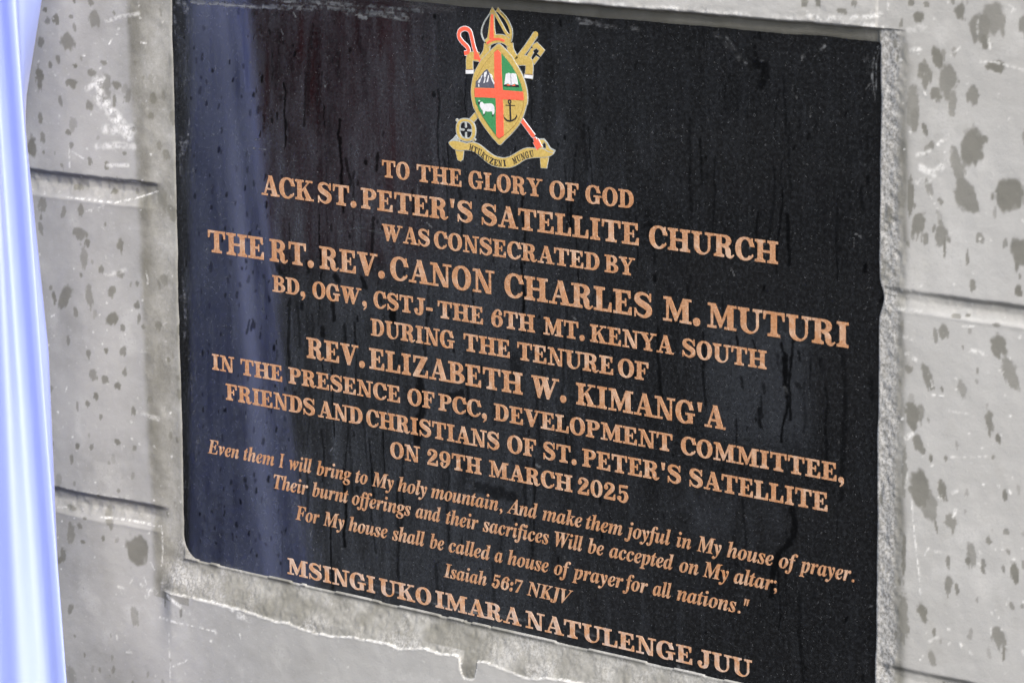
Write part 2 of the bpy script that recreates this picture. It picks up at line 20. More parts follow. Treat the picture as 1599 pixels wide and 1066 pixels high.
CST = {'key_shaft': [[[414.9,480.6],[405.7,469.8],[394.9,458.8]],4.615903563122482],'key_teeth': [[[411.3,471.9],[416.4,474.5],[424.3,468.9],[419.9,464],[417,465.8],[419.1,468],[415.9,470],[412.9,468.8]],[[406.1,463.7],[409.9,468.8],[412.6,466.2],[409.8,462.2]],[[411.5,460],[415.3,463.7],[418.4,462.4],[413.3,457.2]]],'key_tooth_join': [[409.4,467.7],[411.2,469.9],[413.1,468.3],[410.7,466.1]],'key_bow': [[339.9,399.9],[350.6,400.8],[340,409.1],[346.1,400.4],[340,406]],'key_neck': [[[345.3,407.1],[353.2,414.4]],4.446216116766834],'key_knobs': [[330.3,407],[348,392.2],[349.3,393],[332.5,391.5]],'hook': [[[338.9,460.7],[342,461.3],[343.7,463.3],[341.4,466.4],[336.6,469.6],[333.2,473.5],[334.4,478],[339.7,480.2],[344.7,478.8],[346.9,474.1],[349.4,466],[352.9,459.3]],3.1956255437001797],'staff': [[[399.9,412.5],[412.6,400.7]],3.526309333987489],'knob': [[414.2,398.7],3.2196737397277073],'staff_end': [[[414.6,397.9],[418.5,392.3]],6.132711885195633],'collar': [[[349.3,459],[355,458.7]],4.438368810694694],'mitre_stripe': [[368.5,493.2],[370.7,493.3],[371.1,474.4],[366.4,474]],'mitre_lines': [[[[367.5,494.1],[361.1,486.8],[357.8,479.7],[358.5,474.9],[361.4,471.1]],1.1539758907806206,'silver'],[[[368.7,494.9],[366.9,483.8],[365,474]],1.5978127718500899,'gold'],[[[370.6,495],[370.8,484],[372.4,475.1]],1.5978127718500899,'gold'],[[[372.4,494.5],[379.3,485.6],[384.9,478.7],[388.1,477.9]],2.307951781561241,'gold'],[[[376.7,496.1],[383.6,491],[388.2,484.5],[389.5,479],[388.3,473.5]],2.485486533989029,'gold'],[[[378.5,495.5],[385.7,490.1],[389.9,483.9],[390.7,478.4],[389.4,473.5]],0.7101390097111511,'silver']],'mitre_peaks': [[[369.7,498.8],[367,494.5],[373.8,494.5]],[[376,499.2],[373.6,495.6],[379.2,495.2]]],'mitre_band': [[[363.2,469.7],[368.4,473.1],[375.9,474.7],[382.5,474.3],[388.1,471.4]],6.213716334972572],'mitre_band_inset': [[[363.7,470.1],[369.4,473.2],[375.9,474.3],[382.5,473.4]],2.6630212864168166],'mitre_legs': [[[[363.7,469.7],[362.2,462.7],[357.4,456.8]],6.213716334972572],[[[387.6,472],[388.9,465.9],[394,459.4]],6.213716334972572]],'lappet': [[[[355,458.7],[347.4,458.9],[344.5,455.9],[344.7,445.1]],6.923855344683723],[[[395.4,459.1],[405.6,459.5],[408.2,456.3],[407.1,445.9]],7.456459601967087]],'lappet_end': [[[340.4,447.9],[349,448.5],[348.4,445.2],[340.6,444.6]],[[402.9,448.9],[411.8,449],[411.4,445.9],[403.1,445.9]]]}
EDGE = [[-70.6,600,119],[-47.9,400,126.7],[-25.1,200,134.4],[-2.4,0,142],[20.3,-200,149.7]]
BACK = [[-49.4,600,75],[-79.7,400,97],[-89.6,200,100],[-98.4,0,102],[-107.2,-200,104]]
VAL = [[-89.1,600,120],[-66.5,400,127.7],[-43.8,200,135.4],[-21.3,0,143],[1.4,-200,150.7]]
VAL2 = [[-96.3,600,125],[-73.7,400,132.7],[-51.1,200,140.4],[-28.7,0,148],[-6.1,-200,155.7]]
RID = [[-71.8,600,141],[-58.6,400,148.7],[-45.4,200,156.4],[-32.4,0,164],[-19.2,-200,171.7]]
LFT = [[-98.2,600,143],[-85.2,400,150.7],[-72.2,200,158.4],[-59.3,0,166],[-46.3,-200,173.7]]
LFT2 = [[-106,600,159],[-93.2,400,166.7],[-80.4,200,174.4],[-67.7,0,182],[-54.9,-200,189.7]]

Z0 = 0.80                      # height of the plaque's lower edge above the ground, metres
SC = bpy.context.scene
COL = SC.collection

# ------------------------------------------------------------------ camera, sky, sun, exposure
cam_data = bpy.data.cameras.new("camera")
cam = bpy.data.objects.new("camera", cam_data); COL.objects.link(cam); SC.camera = cam
def wv(a): return Vector((a[0], -a[1], a[2]))        # (along wall, out of wall, up) -> world
right = wv(CX); up = -wv(CY); back = -wv(CZ)
M = Matrix((right, up, back)).transposed().to_4x4()
M.translation = Vector((CAM[0], -CAM[2], CAM[1] + Z0))
cam.matrix_world = M
cam_data.sensor_width = 36.0; cam_data.lens = F
cam_data.clip_start = 0.05; cam_data.clip_end = 400.0
cam_data.dof.use_dof = True; cam_data.dof.focus_distance = 3.18; cam_data.dof.aperture_fstop = 16.0

SUN_AZ, SUN_EL = math.radians(64.0), math.radians(40.0)   # azimuth from straight out of the wall towards the right
sdir = Vector((math.sin(SUN_AZ)*math.cos(SUN_EL), -math.cos(SUN_AZ)*math.cos(SUN_EL), math.sin(SUN_EL)))
world = bpy.data.worlds.new("World"); SC.world = world; world.use_nodes = True
wn = world.node_tree.nodes; wl = world.node_tree.links
sky = wn.new("ShaderNodeTexSky"); sky.sky_type = 'NISHITA'; sky.sun_disc = False
sky.sun_elevation = SUN_EL; sky.sun_rotation = math.atan2(sdir.x, sdir.y)
sky.air_density = 1.0; sky.dust_density = 4.0; sky.ozone_density = 1.0
bg = wn["Background"]; bg.inputs["Strength"].default_value = 0.115
wl.new(sky.outputs[0], bg.inputs["Color"])
sun_d = bpy.data.lights.new("sun", 'SUN'); sun_d.energy = 2.4; sun_d.angle = math.radians(24.0)
sun_d.color = (1.0, 0.975, 0.935)
sun = bpy.data.objects.new("sun", sun_d); COL.objects.link(sun)
sun.rotation_euler = sdir.to_track_quat('Z', 'Y').to_euler(); sun.location = (2, -3, 4)
SC.view_settings.view_transform = 'Standard'; SC.view_settings.look = 'None'
SC.view_settings.exposure = 1.16; SC.view_settings.gamma = 1.0
SC.view_settings.use_curve_mapping = False
SC.render.engine = 'CYCLES'
SC.cycles.use_denoising = True

# ------------------------------------------------------------------ small helpers
rng = np.random.default_rng(11)
def vnoise(x, y, seed):
    """smooth value noise, about -1..1, unit lattice"""
    g = np.random.default_rng(seed).uniform(-1, 1, (256, 256)).astype(np.float32)
    xi = np.floor(x).astype(np.int64); yi = np.floor(y).astype(np.int64)
    fx = (x - xi).astype(np.float32); fy = (y - yi).astype(np.float32)
    fx = fx*fx*(3-2*fx); fy = fy*fy*(3-2*fy)
    a = g[xi & 255, yi & 255]; b = g[(xi+1) & 255, yi & 255]
    c = g[xi & 255, (yi+1) & 255]; d = g[(xi+1) & 255, (yi+1) & 255]
    return (a*(1-fx)+b*fx)*(1-fy) + (c*(1-fx)+d*fx)*fy
def fbm(x, y, s, seed, octv=4, sx=1.0):
    r = 0; a = 1.0; t = 0
    for i in range(octv):
        r = r + a*vnoise(x/(s*sx)+17.3*i, y/s+9.1*i, seed+i); t += a; a *= 0.5; s *= 0.5
    return r/t
def sst(a, b, x):
    t = np.clip((x-a)/(b-a), 0, 1); return t*t*(3-2*t)
def segdist(px, py, pts):
    """distance to a polyline and the fraction along it"""
    best = np.full(px.shape, 1e9); fr = np.zeros(px.shape); n = len(pts)-1
    for i in range(n):
        ax, ay = pts[i]; bx, by = pts[i+1]; dx, dy = bx-ax, by-ay
        L = dx*dx+dy*dy+1e-9
        t = np.clip(((px-ax)*dx+(py-ay)*dy)/L, 0, 1)
        d = np.hypot(px-ax-t*dx, py-ay-t*dy)
        m = d < best; best = np.where(m, d, best); fr = np.where(m, (i+t)/n, fr)
    return best, fr

def link_mesh(name, verts, faces, mats, parent=None, loc=None, smooth=False, mat_idx=None):
    me = bpy.data.meshes.new(name)
    me.from_pydata(verts, [], faces)
    for m in (mats if isinstance(mats, (list, tuple)) else [mats]): me.materials.append(m)
    if mat_idx is not None: me.polygons.foreach_set("material_index", mat_idx)
    if smooth: me.polygons.foreach_set("use_smooth", [True]*len(me.polygons))
    me.update()
    o = bpy.data.objects.new(name, me); COL.objects.link(o)
    if parent: o.parent = parent
    if loc: o.location = loc
    return o
def tag(o, label, cat, kind=None, group=None):
    o["label"] = label; o["category"] = cat
    if kind: o["kind"] = kind
    if group: o["group"] = group
def fattr(me, name, arr):
    at = me.attributes.new(name, 'FLOAT', 'POINT'); at.data.foreach_set("value", np.ascontiguousarray(arr, dtype=np.float32))

# ------------------------------------------------------------------ materials
class NT:
    def __init__(s, name):
        s.m = bpy.data.materials.new(name); s.m.use_nodes = True
        s.n = s.m.node_tree.nodes; s.l = s.m.node_tree.links; s.b = s.n["Principled BSDF"]
        tc = s.n.new("ShaderNodeTexCoord"); s.oc = tc.outputs["Object"]
    def set(s, k, v):
        if hasattr(v, "is_linked") or hasattr(v, "links"): s.l.new(v, s.b.inputs[k])
        else: s.b.inputs[k].default_value = v
    def attr(s, k):
        a = s.n.new("ShaderNodeAttribute"); a.attribute_name = k; return a.outputs["Fac"]
    def noise(s, scale, detail=4, rough=0.55, stretch=None, dist=0.0):
        t = s.n.new("ShaderNodeTexNoise"); t.inputs["Scale"].default_value = scale
        t.inputs["Detail"].default_value = detail; t.inputs["Roughness"].default_value = rough
        t.inputs["Distortion"].default_value = dist
        v = s.oc
        if stretch:
            mp = s.n.new("ShaderNodeMapping"); mp.inputs["Scale"].default_value = stretch; s.l.new(v, mp.inputs[0]); v = mp.outputs[0]
        s.l.new(v, t.inputs["Vector"]); return t.outputs["Fac"]
    def voro(s, scale):
        t = s.n.new("ShaderNodeTexVoronoi"); t.inputs["Scale"].default_value = scale; s.l.new(s.oc, t.inputs["Vector"]); return t
    def math(s, op, a, b=None, c=None, clamp=False):
        t = s.n.new("ShaderNodeMath"); t.operation = op; t.use_clamp = clamp
        for i, v in enumerate((a, b, c)):
            if v is None: continue
            if hasattr(v, "links"): s.l.new(v, t.inputs[i])
            else: t.inputs[i].default_value = v
        return t.outputs[0]
    def ramp(s, v, lo, hi, to0=0.0, to1=1.0):
        t = s.n.new("ShaderNodeMapRange"); t.inputs[1].default_value = lo; t.inputs[2].default_value = hi
        t.inputs[3].default_value = to0; t.inputs[4].default_value = to1; t.clamp = True
        s.l.new(v, t.inputs[0]); return t.outputs[0]
    def mix(s, f, a, b):
        t = s.n.new("ShaderNodeMix"); t.data_type = 'RGBA'
        for k, v in ((0, f), (6, a), (7, b)):
            if hasattr(v, "links"): s.l.new(v, t.inputs[k])
            else: t.inputs[k].default_value = v if k == 0 else (*v, 1.0)
        return t.outputs[2]
    def bump(s, h, strength, dist=0.001, prev=None):
        t = s.n.new("ShaderNodeBump"); t.inputs["Strength"].default_value = strength; t.inputs["Distance"].default_value = dist
        s.l.new(h, t.inputs["Height"])
        if prev is not None: s.l.new(prev, t.inputs["Normal"])
        s.l.new(t.outputs[0], s.b.inputs["Normal"]); return t.outputs[0]

def mat_wall(name):
    n = NT(name)
    wet, white, mort, grit = n.attr("wet"), n.attr("white"), n.attr("mort"), n.attr("grit")
    big = n.noise(5.0, 5, 0.6); fine = n.noise(220.0, 4, 0.6); brush = n.noise(46.0, 5, 0.65, (0.45, 1, 1.5), 0.6); mid = n.noise(34.0, 5, 0.62)
    paint = n.mix(n.ramp(big, 0.3, 0.7), (0.350, 0.348, 0.336), (0.415, 0.415, 0.408))
    paint = n.mix(n.ramp(brush, 0.40, 0.72, 0.0, 0.30), paint, (0.455, 0.452, 0.44))
    paint = n.mix(n.ramp(mid, 0.56, 0.75, 0.0, 0.35), paint, (0.265, 0.26, 0.235))
    mor = n.mix(n.ramp(mid, 0.35, 0.68), (0.175, 0.172, 0.152), (0.315, 0.313, 0.295))
    gr = n.mix(n.ramp(n.noise(480.0, 4, 0.7), 0.40, 0.60), (0.21, 0.207, 0.195), (0.475, 0.473, 0.465))
    paint = n.mix(n.attr("dirt_falloff"), paint, n.mix(n.ramp(mid, 0.35, 0.68), (0.255, 0.256, 0.252), (0.315, 0.317, 0.317)))
    c = n.mix(mort, paint, mor)
    c = n.mix(grit, c, gr)
    c = n.mix(n.ramp(fine, 0.62, 0.72, 0, 0.30), c, (0.52, 0.52, 0.51))
    c = n.mix(n.math('MULTIPLY', wet, 0.88), c, n.mix(n.ramp(mid, 0.3, 0.7), (0.118, 0.115, 0.094), (0.155, 0.151, 0.127)))
    c = n.mix(n.math('MULTIPLY', white, n.ramp(n.noise(420.0, 3, 0.6), 0.30, 0.48), clamp=True), c, (0.78, 0.78, 0.76))
    n.set("Base Color", c)
    n.set("Roughness", n.math('MULTIPLY_ADD', wet, -0.25, 0.88))
    n.set("Specular IOR Level", n.math("MULTIPLY_ADD", wet, 0.2, 0.18))
    h = n.math('MULTIPLY_ADD', n.noise(420.0, 5, 0.7), 0.7, n.math('MULTIPLY', n.noise(90.0, 4, 0.6), 0.7))
    n.bump(h, 0.26, 0.0012)
    return n.m
def mat_granite():
    n = NT("polished_granite")
    dust_reflection, wet, smear = n.attr("dust_reflection"), n.attr("wet"), n.attr("smear")
    fl = n.voro(900.0)
    c = n.mix(n.ramp(n.noise(330.0, 5, 0.8), 0.46, 0.68), (0.0008, 0.0010, 0.0014), (0.0185, 0.0210, 0.0245))
    c = n.mix(n.math('MULTIPLY', n.ramp(fl.outputs["Distance"], 0.12, 0.26, 1.0, 0.0), n.ramp(n.noise(260.0, 3, 0.7), 0.55, 0.63)), c, (0.22, 0.23, 0.245))
    film_reflection = n.math('MULTIPLY', dust_reflection, n.ramp(n.noise(420.0, 4, 0.7), 0.3, 0.7, 0.20, 1.15))
    c = n.mix(film_reflection, c, (0.118, 0.135, 0.165))
    c = n.mix(n.math('MULTIPLY', wet, 0.96), c, (0.0022, 0.0024, 0.0028))
    c = n.mix(n.math('MULTIPLY', smear, n.ramp(n.noise(240.0, 5, 0.7, (0.10, 1, 1.0)), 0.42, 0.66, 0.12, 0.85), clamp=True), c, (0.27, 0.28, 0.29))
    n.set("Base Color", c)
    r = n.math('MULTIPLY_ADD', dust_reflection, 0.30, 0.045)
    r = n.math('MULTIPLY_ADD', smear, 0.4, n.math('MULTIPLY_ADD', wet, -0.04, r), clamp=True)
    n.set("Roughness", r)
    n.set("Specular IOR Level", n.math("MULTIPLY_ADD", wet, -0.9, 1.0, clamp=True)); n.set("IOR", 1.6)
    n.bump(n.math('MULTIPLY_ADD', wet, 0.5, n.noise(90.0, 2)), 0.02, 0.001)
    return n.m
def mat_paint(name, a, b, chalk=0.0, rough=0.6, worn=False):
    n = NT(name)
    f = n.noise(620.0, 4, 0.75); g = n.noise(110.0, 4, 0.6)
    c = n.mix(n.ramp(f, 0.34, 0.66), a, b)
    if worn:
        big = n.noise(34.0, 3, 0.6)
        c = n.mix(n.ramp(big, 0.52, 0.70, 0, 0.6), c, (0.40, 0.175, 0.065))
        c = n.mix(n.ramp(n.noise(62.0, 4, 0.6), 0.50, 0.68, 0, 0.70), c, (0.57, 0.42, 0.32))
        c = n.mix(n.ramp(n.noise(500.0, 3, 0.7), 0.60, 0.68, 0, 0.6), c, (0.70, 0.58, 0.48))
        c = n.mix(n.ramp(n.noise(380.0, 3, 0.7), 0.62, 0.70, 0, 0.7), c, (0.12, 0.06, 0.035))
    if chalk: c = n.mix(n.ramp(g, 0.42, 0.68, 0.0, chalk), c, (0.52, 0.45, 0.41))
    n.set("Base Color", c); n.set("Roughness", rough); n.set("Specular IOR Level", 0.3)
    n.bump(f, 0.5, 0.0006)
    return n.m
M_WALL = mat_wall("painted_render")
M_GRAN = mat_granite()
M_LET = mat_paint("copper_paint", (0.30, 0.135, 0.062), (0.52, 0.295, 0.165), 0.0, 0.6, True)
M_LET2 = mat_paint("chalky_copper_paint", (0.34, 0.15, 0.065), (0.56, 0.32, 0.175), 0.75, 0.6, True)
M_GOLD = mat_paint("gold_paint", (0.43, 0.30, 0.075), (0.58, 0.43, 0.135))
M_RED = mat_paint("red_paint", (0.80, 0.105, 0.055), (0.88, 0.15, 0.085))
M_GREEN = mat_paint("green_paint", (0.040, 0.225, 0.080), (0.055, 0.27, 0.105))
M_WHITE = mat_paint("white_paint", (0.62, 0.64, 0.66), (0.74, 0.75, 0.77))
M_SILV = mat_paint("silver_paint", (0.30, 0.33, 0.33), (0.42, 0.44, 0.42))
M_SLATE = mat_paint("slate_paint", (0.075, 0.08, 0.11), (0.115, 0.12, 0.155))
M_BLACK = mat_paint("black_paint", (0.012, 0.012, 0.016), (0.03, 0.028, 0.03))
M_LINE = mat_paint("brown_line_paint", (0.16, 0.07, 0.02), (0.22, 0.11, 0.03))
def mat_cloth():
    n = NT("lilac_satin")
    w = n.noise(40.0, 3, 0.5, (6, 6, 0.6))
    n.set("Base Color", n.mix(w, (0.41, 0.49, 0.87), (0.46, 0.545, 0.90)))
    n.set("Roughness", 0.50); n.set("Specular IOR Level", 1.0)
    n.set("Sheen Weight", 0.25); n.set("Sheen Roughness", 0.4)
    n.bump(n.noise(1800.0, 2, 0.5), 0.08, 0.0004)
    tr = n.n.new("ShaderNodeBsdfTranslucent"); tr.inputs["Color"].default_value = (0.58, 0.66, 0.95, 1)
    mx = n.n.new("ShaderNodeMixShader"); mx.inputs[0].default_value = 0.42
    n.l.new(n.b.outputs[0], mx.inputs[1]); n.l.new(tr.outputs[0], mx.inputs[2])
    n.l.new(mx.outputs[0], n.n["Material Output"].inputs["Surface"])
    return n.m
M_CLOTH = mat_cloth()
def mat_ground():
    n = NT("damp_earth")
    c = n.mix(n.ramp(n.noise(1.3, 6, 0.6), 0.35, 0.65), (0.016, 0.0155, 0.015), (0.034, 0.033, 0.032))
    n.set("Base Color", n.mix(n.ramp(n.noise(40.0, 4), 0.5, 0.7), c, (0.05, 0.048, 0.046))); n.set("Roughness", 1.0); n.set("Specular IOR Level", 0.05)
    n.bump(n.noise(30.0, 6), 0.5, 0.01)
    return n.m

# ------------------------------------------------------------------ ground in front of the wall
gv = []; gf = []; GN = 24
for j in range(GN+1):
    for i in range(GN+1):
        t = (i/GN)*2-1; x = 60*t*abs(t)+0.4; y = 1.0-80*(j/GN)**2
        gv.append((x, y, -0.012*math.sin(x*1.7)*math.cos(y*1.3)-0.002))
for j in range(GN):
    for i in range(GN):
        a = j*(GN+1)+i; gf.append((a, a+GN+1, a+GN+2, a+1))
ground = link_mesh("ground", gv, gf, mat_ground(), smooth=True); ground["kind"] = "structure"

# ------------------------------------------------------------------ wall: one modelled relief with a recess for the plaque
PW, PH = 750.0, 499.5
st = 1.1
dense_u = np.arange(-262, 905, st); dense_v = np.arange(-178, 552, st)
def grow(a, end, s0):
    r = []; s = s0
    while (a < end if s0 > 0 else a > end):
        s *= 1.35; a += s; r.append(min(a, end) if s0 > 0 else max(a, end))
    return r
Uc = np.array(grow(dense_u[0], -1500, -2.0)[::-1] + list(dense_u) + grow(dense_u[-1], 2100, 2.0))
Vc = np.array(grow(dense_v[0], -Z0*1000-20, -2.0)[::-1] + list(dense_v) + grow(dense_v[-1], 1500, 2.0))
Ug, Vg = np.meshgrid(Uc, Vc)                          # rows = v
# signed distance outside the mortar opening (rounded rectangle, uneven edge)
edge = fbm(Ug, Vg, 30, 301, 3)*0.9 + fbm(Ug, Vg, 5, 305, 2)*0.16
rad = np.where((Ug < 375) & (Vg < 250), 20.0, 4.0)
cx, cy = PW/2, (PH-1.5)/2-0.5
qx = np.abs(Ug-cx)-(PW/2-rad); qy = np.abs(Vg-cy)-(PH/2-0.5-rad)
s = np.hypot(np.maximum(qx, 0), np.maximum(qy, 0)) + np.minimum(np.maximum(qx, qy), 0) - rad + edge
# notch on the right edge at the joint
s = s + 6*np.exp(-((Ug-751)/7)**2-((Vg-312)/9)**2)*-1.0
oL, oR, oT, oB = -Ug, Ug-PW, Vg-(PH-1), -Vg           # distance out on each side
side_T = (oT > 0) & (oT > oL) & (oT > oR) | ((oT > 0) & (Ug > 0) & (Ug < PW))
side_B = (oB > 0) & ((Ug > -6) & (Ug < PW+6))
lines_u = np.array([p[0] for p in LINE]); lines_v = np.array([p[1] for p in LINE])
LINE = [p for p in LINE if not 334 < p[0] < 357] + [[335.5, -29], [336.2, -38], [338, -43], [341, -45.5], [349, -45.5], [352, -43], [353.8, -38], [354.5, -29]]
LINE.sort()
lines_u = np.array([p[0] for p in LINE]); lines_v = np.array([p[1] for p in LINE])
o_ = np.argsort(lines_u, kind='stable'); lv = np.interp(Ug, lines_u[o_], lines_v[o_])
lv = lv + 0.8*fbm(Ug, Vg*0, 9, 71, 3)
wob = fbm(Ug*0, Vg, 40, 81, 3)
wL = 36 + (Vg/PH)*16 + 3*wob; wR = 27 + 3*fbm(Ug*0, Vg, 30, 91, 3)
HW = 10.0
und = fbm(Ug, Vg, 120, 401, 4)*0.9 + fbm(Ug, Vg, 14, 411, 3)*0.16 + fbm(Ug, Vg, 6, 421, 3, 2.0)*0.08
HW = 10.0 - 5.0*sst(300, 760, Ug)
base = HW + und
hl = 0.5*sst(-0.5, 2.5, s) + 3.7*sst(4, wL, oL) + (HW-4.2)*sst(wL-4, wL+90, oL) + und*sst(0, 30, oL) + fbm(Ug, Vg, 11, 431, 4)*0.5*(1-sst(wL-6, wL+4, oL))*sst(1, 6, s)
hr = 3.0*sst(-0.5, 2.5, s) + (HW-3.0)*sst(3, wR+4, oR) + und*sst(0, 30, oR) + fbm(Ug, Vg, 5, 441, 4)*0.9*(1-sst(wR-8, wR+2, oR))*sst(1, 6, s)
lipT = 8.4 + 0.8*fbm(Ug, Vg*0, 22, 451, 4)
ht = 0.7*sst(-0.5, 1.0, s) + 0.10*np.clip(oT, 0, 8) + 0.3*fbm(Ug, Vg, 6, 461, 3, 3)*sst(1, 4, s) + (HW-1.0+und)*sst(lipT-0.6, lipT+1.9, oT) - 0.9*sst(lipT+9, lipT+1, oT)*np.clip(fbm(Ug, Vg, 7, 471, 3), 0, 1)*sst(lipT, lipT+2, oT)
below = Vg - lv                                        # >0 inside the mortar bed under the plaque
hb = 0.4*sst(-0.5, 2.5, s) + (HW-1.2)*sst(0.5, 36, oB) + fbm(Ug, Vg, 9, 481, 5)*0.8*sst(3, 9, oB) + fbm(Ug, Vg, 3.2, 485, 3)*0.5*sst(2, 6, oB)
ridge = np.exp(-(below/1.1)**2)*0.25
hbw = HW + und
hb = np.where(below > 0, hb, hbw) + ridge
H = base.copy()
hl = base + (hl-base)*sst(-95, -25, Vg)
H = np.where((oL > 0) & ~side_T, hl, H)
H = np.where((oR > 0) & ~side_T, hr, H)
H = np.where(side_T, ht, H)
# blend corners between top and the sides, then the bed at the bottom
H = np.where((oT > 0) & (oL > 0), np.maximum(ht, hl), H)
H = np.where((oT > -3) & (oR > 0), np.maximum(hr, np.where(oT > 9, base, hr)), H)
sb = side_B | ((oB > 0) & (Ug > -25) & (below > -60) & (Ug < 30))
wB = sst(-34, -6, Ug)*(1-sst(PW-4, PW+22, Ug))*(oB > -20)*sst(-6, 4, oB)
H = np.where(oB > -6, H*(1-wB) + hb*wB, H)
# corner: smooth mortar at the lower left/right
H = np.where((oL <= 0) & (oR <= 0) & (oT <= 0) & (oB <= 0) & (s >= 0), 0.45*sst(-0.5, 2.5, s)+0.16*np.maximum(s, 0), H)
H = np.where(s < 0, np.minimum(H, 0)+s*0.55, H)
# joints (sharp, shadowed upper edge and a long lower slope)
groove = np.zeros_like(Ug)
def joint(v0, uu, side):
    global H
    vj = v0 + 1.1*fbm(Ug, Vg*0, 60, int(501+v0*3) & 1023, 3) + 0.5*fbm(Ug, Vg*0, 9, int(511+v0*5) & 1023, 2)
    d = Vg - vj
    wdn = 20.0 if side < 0 else 13.0
    dep = 4.4 if side < 0 else 2.8
    prof = np.where(d > 0, sst(3.6, -0.6, d), np.where(d > -0.36*wdn, 1.0, np.clip((d+wdn)/(0.64*wdn), 0, 1)))
    if side < 0: msk = sst(-12, -38, Ug)
    else: msk = sst(PW+2, PW+10, Ug)*(0.55+0.45*sst(PW+40, PW+70, Ug)) + 0.0
    global groove
    groove = np.maximum(groove, prof*msk*(d < 2.6))
    H = H - dep*prof*msk*(1+0.25*fbm(Ug, Vg, 7, 523, 3)) + 0.35*np.exp(-((d+wdn)/1.6)**2)*msk*(0.4+0.6*np.clip(fbm(Ug, Vg, 30, 521, 2)+0.5, 0, 1))
for k in range(-4, 5):
    v0 = 38.0 + 280.0*k
    joint(v0 if k != 1 else 321.0, Ug, -1)
    joint(v0 if k != 1 else 318.5, Ug, 1)
wall_ok = (H > -1.8)
# mortar strips
mortL = (1-sst(wL-5, wL+4, oL))*(oL > -15)*(Vg > -40)*(Vg < PH+8)*(Ug < 60)
mortR = (1-sst(wR-3, wR+3, oR))*(oR > -15)*(Ug > 700)*(Vg < PH+8)*(Vg > -60)
mortT = (1-sst(lipT-0.5, lipT+1.0, oT))*(oT > -15)*(Ug > -2)*(Ug < PW+2)
mortB = (below > 0)*(oB > -15)*(Ug > -26)*(Ug < PW+20)
dirt_falloff = 0.85*sst(700, -60, Ug)*np.clip(0.75+0.7*fbm(Ug, Vg, 70, 575, 4), 0, 1)  # grime plus the light's falloff to the left, put into the paint colour
mort = np.clip(0.15*dirt_falloff + groove*0.5 + mortL*0.9 + mortR*0.8 + mortT + mortB*0.85, 0, 1)
grit = np.clip(mortR*(1-sst(15, 24, oR+4*fbm(Ug, Vg, 16, 533, 3)))*0.85 + mortB*0.62*np.clip(0.5+fbm(Ug, Vg, 18, 531, 3)*1.4, 0, 1) + mortL*0.12, 0, 1)
# damp splashes on the wall
wet = np.zeros_like(Ug)
def splash(u0, v0, ru, rv, shear, seed, strength=1.0, cut=None):
    R = max(ru, rv)*1.9 + abs(shear)*rv + 3
    i0, i1 = np.searchsorted(Uc, (u0-R, u0+R)); j0, j1 = np.searchsorted(Vc, (v0-R, v0+R))
    if i1 <= i0 or j1 <= j0: return
    u = Ug[j0:j1, i0:i1]-u0; v = Vg[j0:j1, i0:i1]-v0
    u = u - shear*v
    nz = fbm(u+seed*3.1, v+seed*7.7, max(3.0, ru*0.9), 600+seed % 40, 3)*0.42 + fbm(u+seed*5.0, v, max(1.8, ru*0.3), 640+seed % 40, 2)*0.14
    comb = np.where(v < 0, vnoise(u/max(1.4, ru*0.28)+seed*9.3, u*0, 680+seed % 30)*0.25, 0)
    r = np.hypot(u/ru, v/rv) + nz + comb
    m = 1-sst(0.74, 1.07, r)
    wet[j0:j1, i0:i1] = np.maximum(wet[j0:j1, i0:i1], m*strength)
for k, b in enumerate(STAINS):
    splash(b[0], b[1], max(b[2]*1.12, 1.2), max(b[3]*1.10, 1.4), b[4], k, (0.72 if b[0] > 100 else 0.74)+0.26*((k*37) % 11)/10)
for k in range(330):                                   # finer drops between the big ones, and off to the sides
    u0 = rng.choice([rng.uniform(-240, -5), rng.uniform(755, 900), rng.uniform(-1200, 2000), rng.uniform(560, 900)], p=[.4, .3, .15, .15])
    v0 = rng.uniform(-180, 560) if rng.random() < .85 else rng.uniform(-700, 1400)
    r = rng.uniform(1.0, 2.6) if rng.random() < .8 else rng.uniform(3, 6)
    splash(u0, v0, r, r*rng.uniform(1.1, 2.4), rng.uniform(-.25, .25), 200+k, rng.uniform(.35, .9))
# darker damp patches in the mortar bed
bedw = mortB*sst(-0.12, 0.35, fbm(Ug, Vg, 17, 541, 5))*0.62*(1-0.55*sst(360, 480, Ug))
d_, _ = segdist(Ug, Vg, [(345, -6), (345, -42)])
bedw = np.maximum(bedw, 0.75*(1-sst(5.5, 8, np.where((Vg < -24), d_, np.hypot((Ug-322)/34, (Vg+16)/13)*7.5)))*(below > 0))
d2, _ = segdist(Ug, Vg, [(60, -12), (100, -26), (150, -20)])
bedw = np.maximum(bedw, 0.5*mortB*(1-sst(4, 16, d2+4*fbm(Ug, Vg, 8, 551, 3))))
wet = np.maximum(wet, bedw)
wet = np.maximum(wet, mortT*(0.92+0.1*fbm(Ug, Vg, 20, 561, 3, 3)))  # strip under the top lip: recess shade painted in with the damp mortar colour
wet = np.maximum(wet, 0.62*np.exp(-((oR-wR+3)/6.0)**2)*sst(-0.35, 0.45, fbm(Ug, Vg, 34, 565, 4, 0.5))*(oR > 0)*(Vg < PH)*(Vg > -120))
wet = np.maximum(wet, mortL*(0.25*sst(-0.2, 0.5, fbm(Ug, Vg, 40, 571, 4, 0.5)) + 0.62*np.exp(-((oL-wL+8)/9)**2)*np.clip(0.8+0.6*fbm(Ug, Vg, 30, 573, 3, 0.5), 0, 1)))  # left mortar strip, darker along its outer side
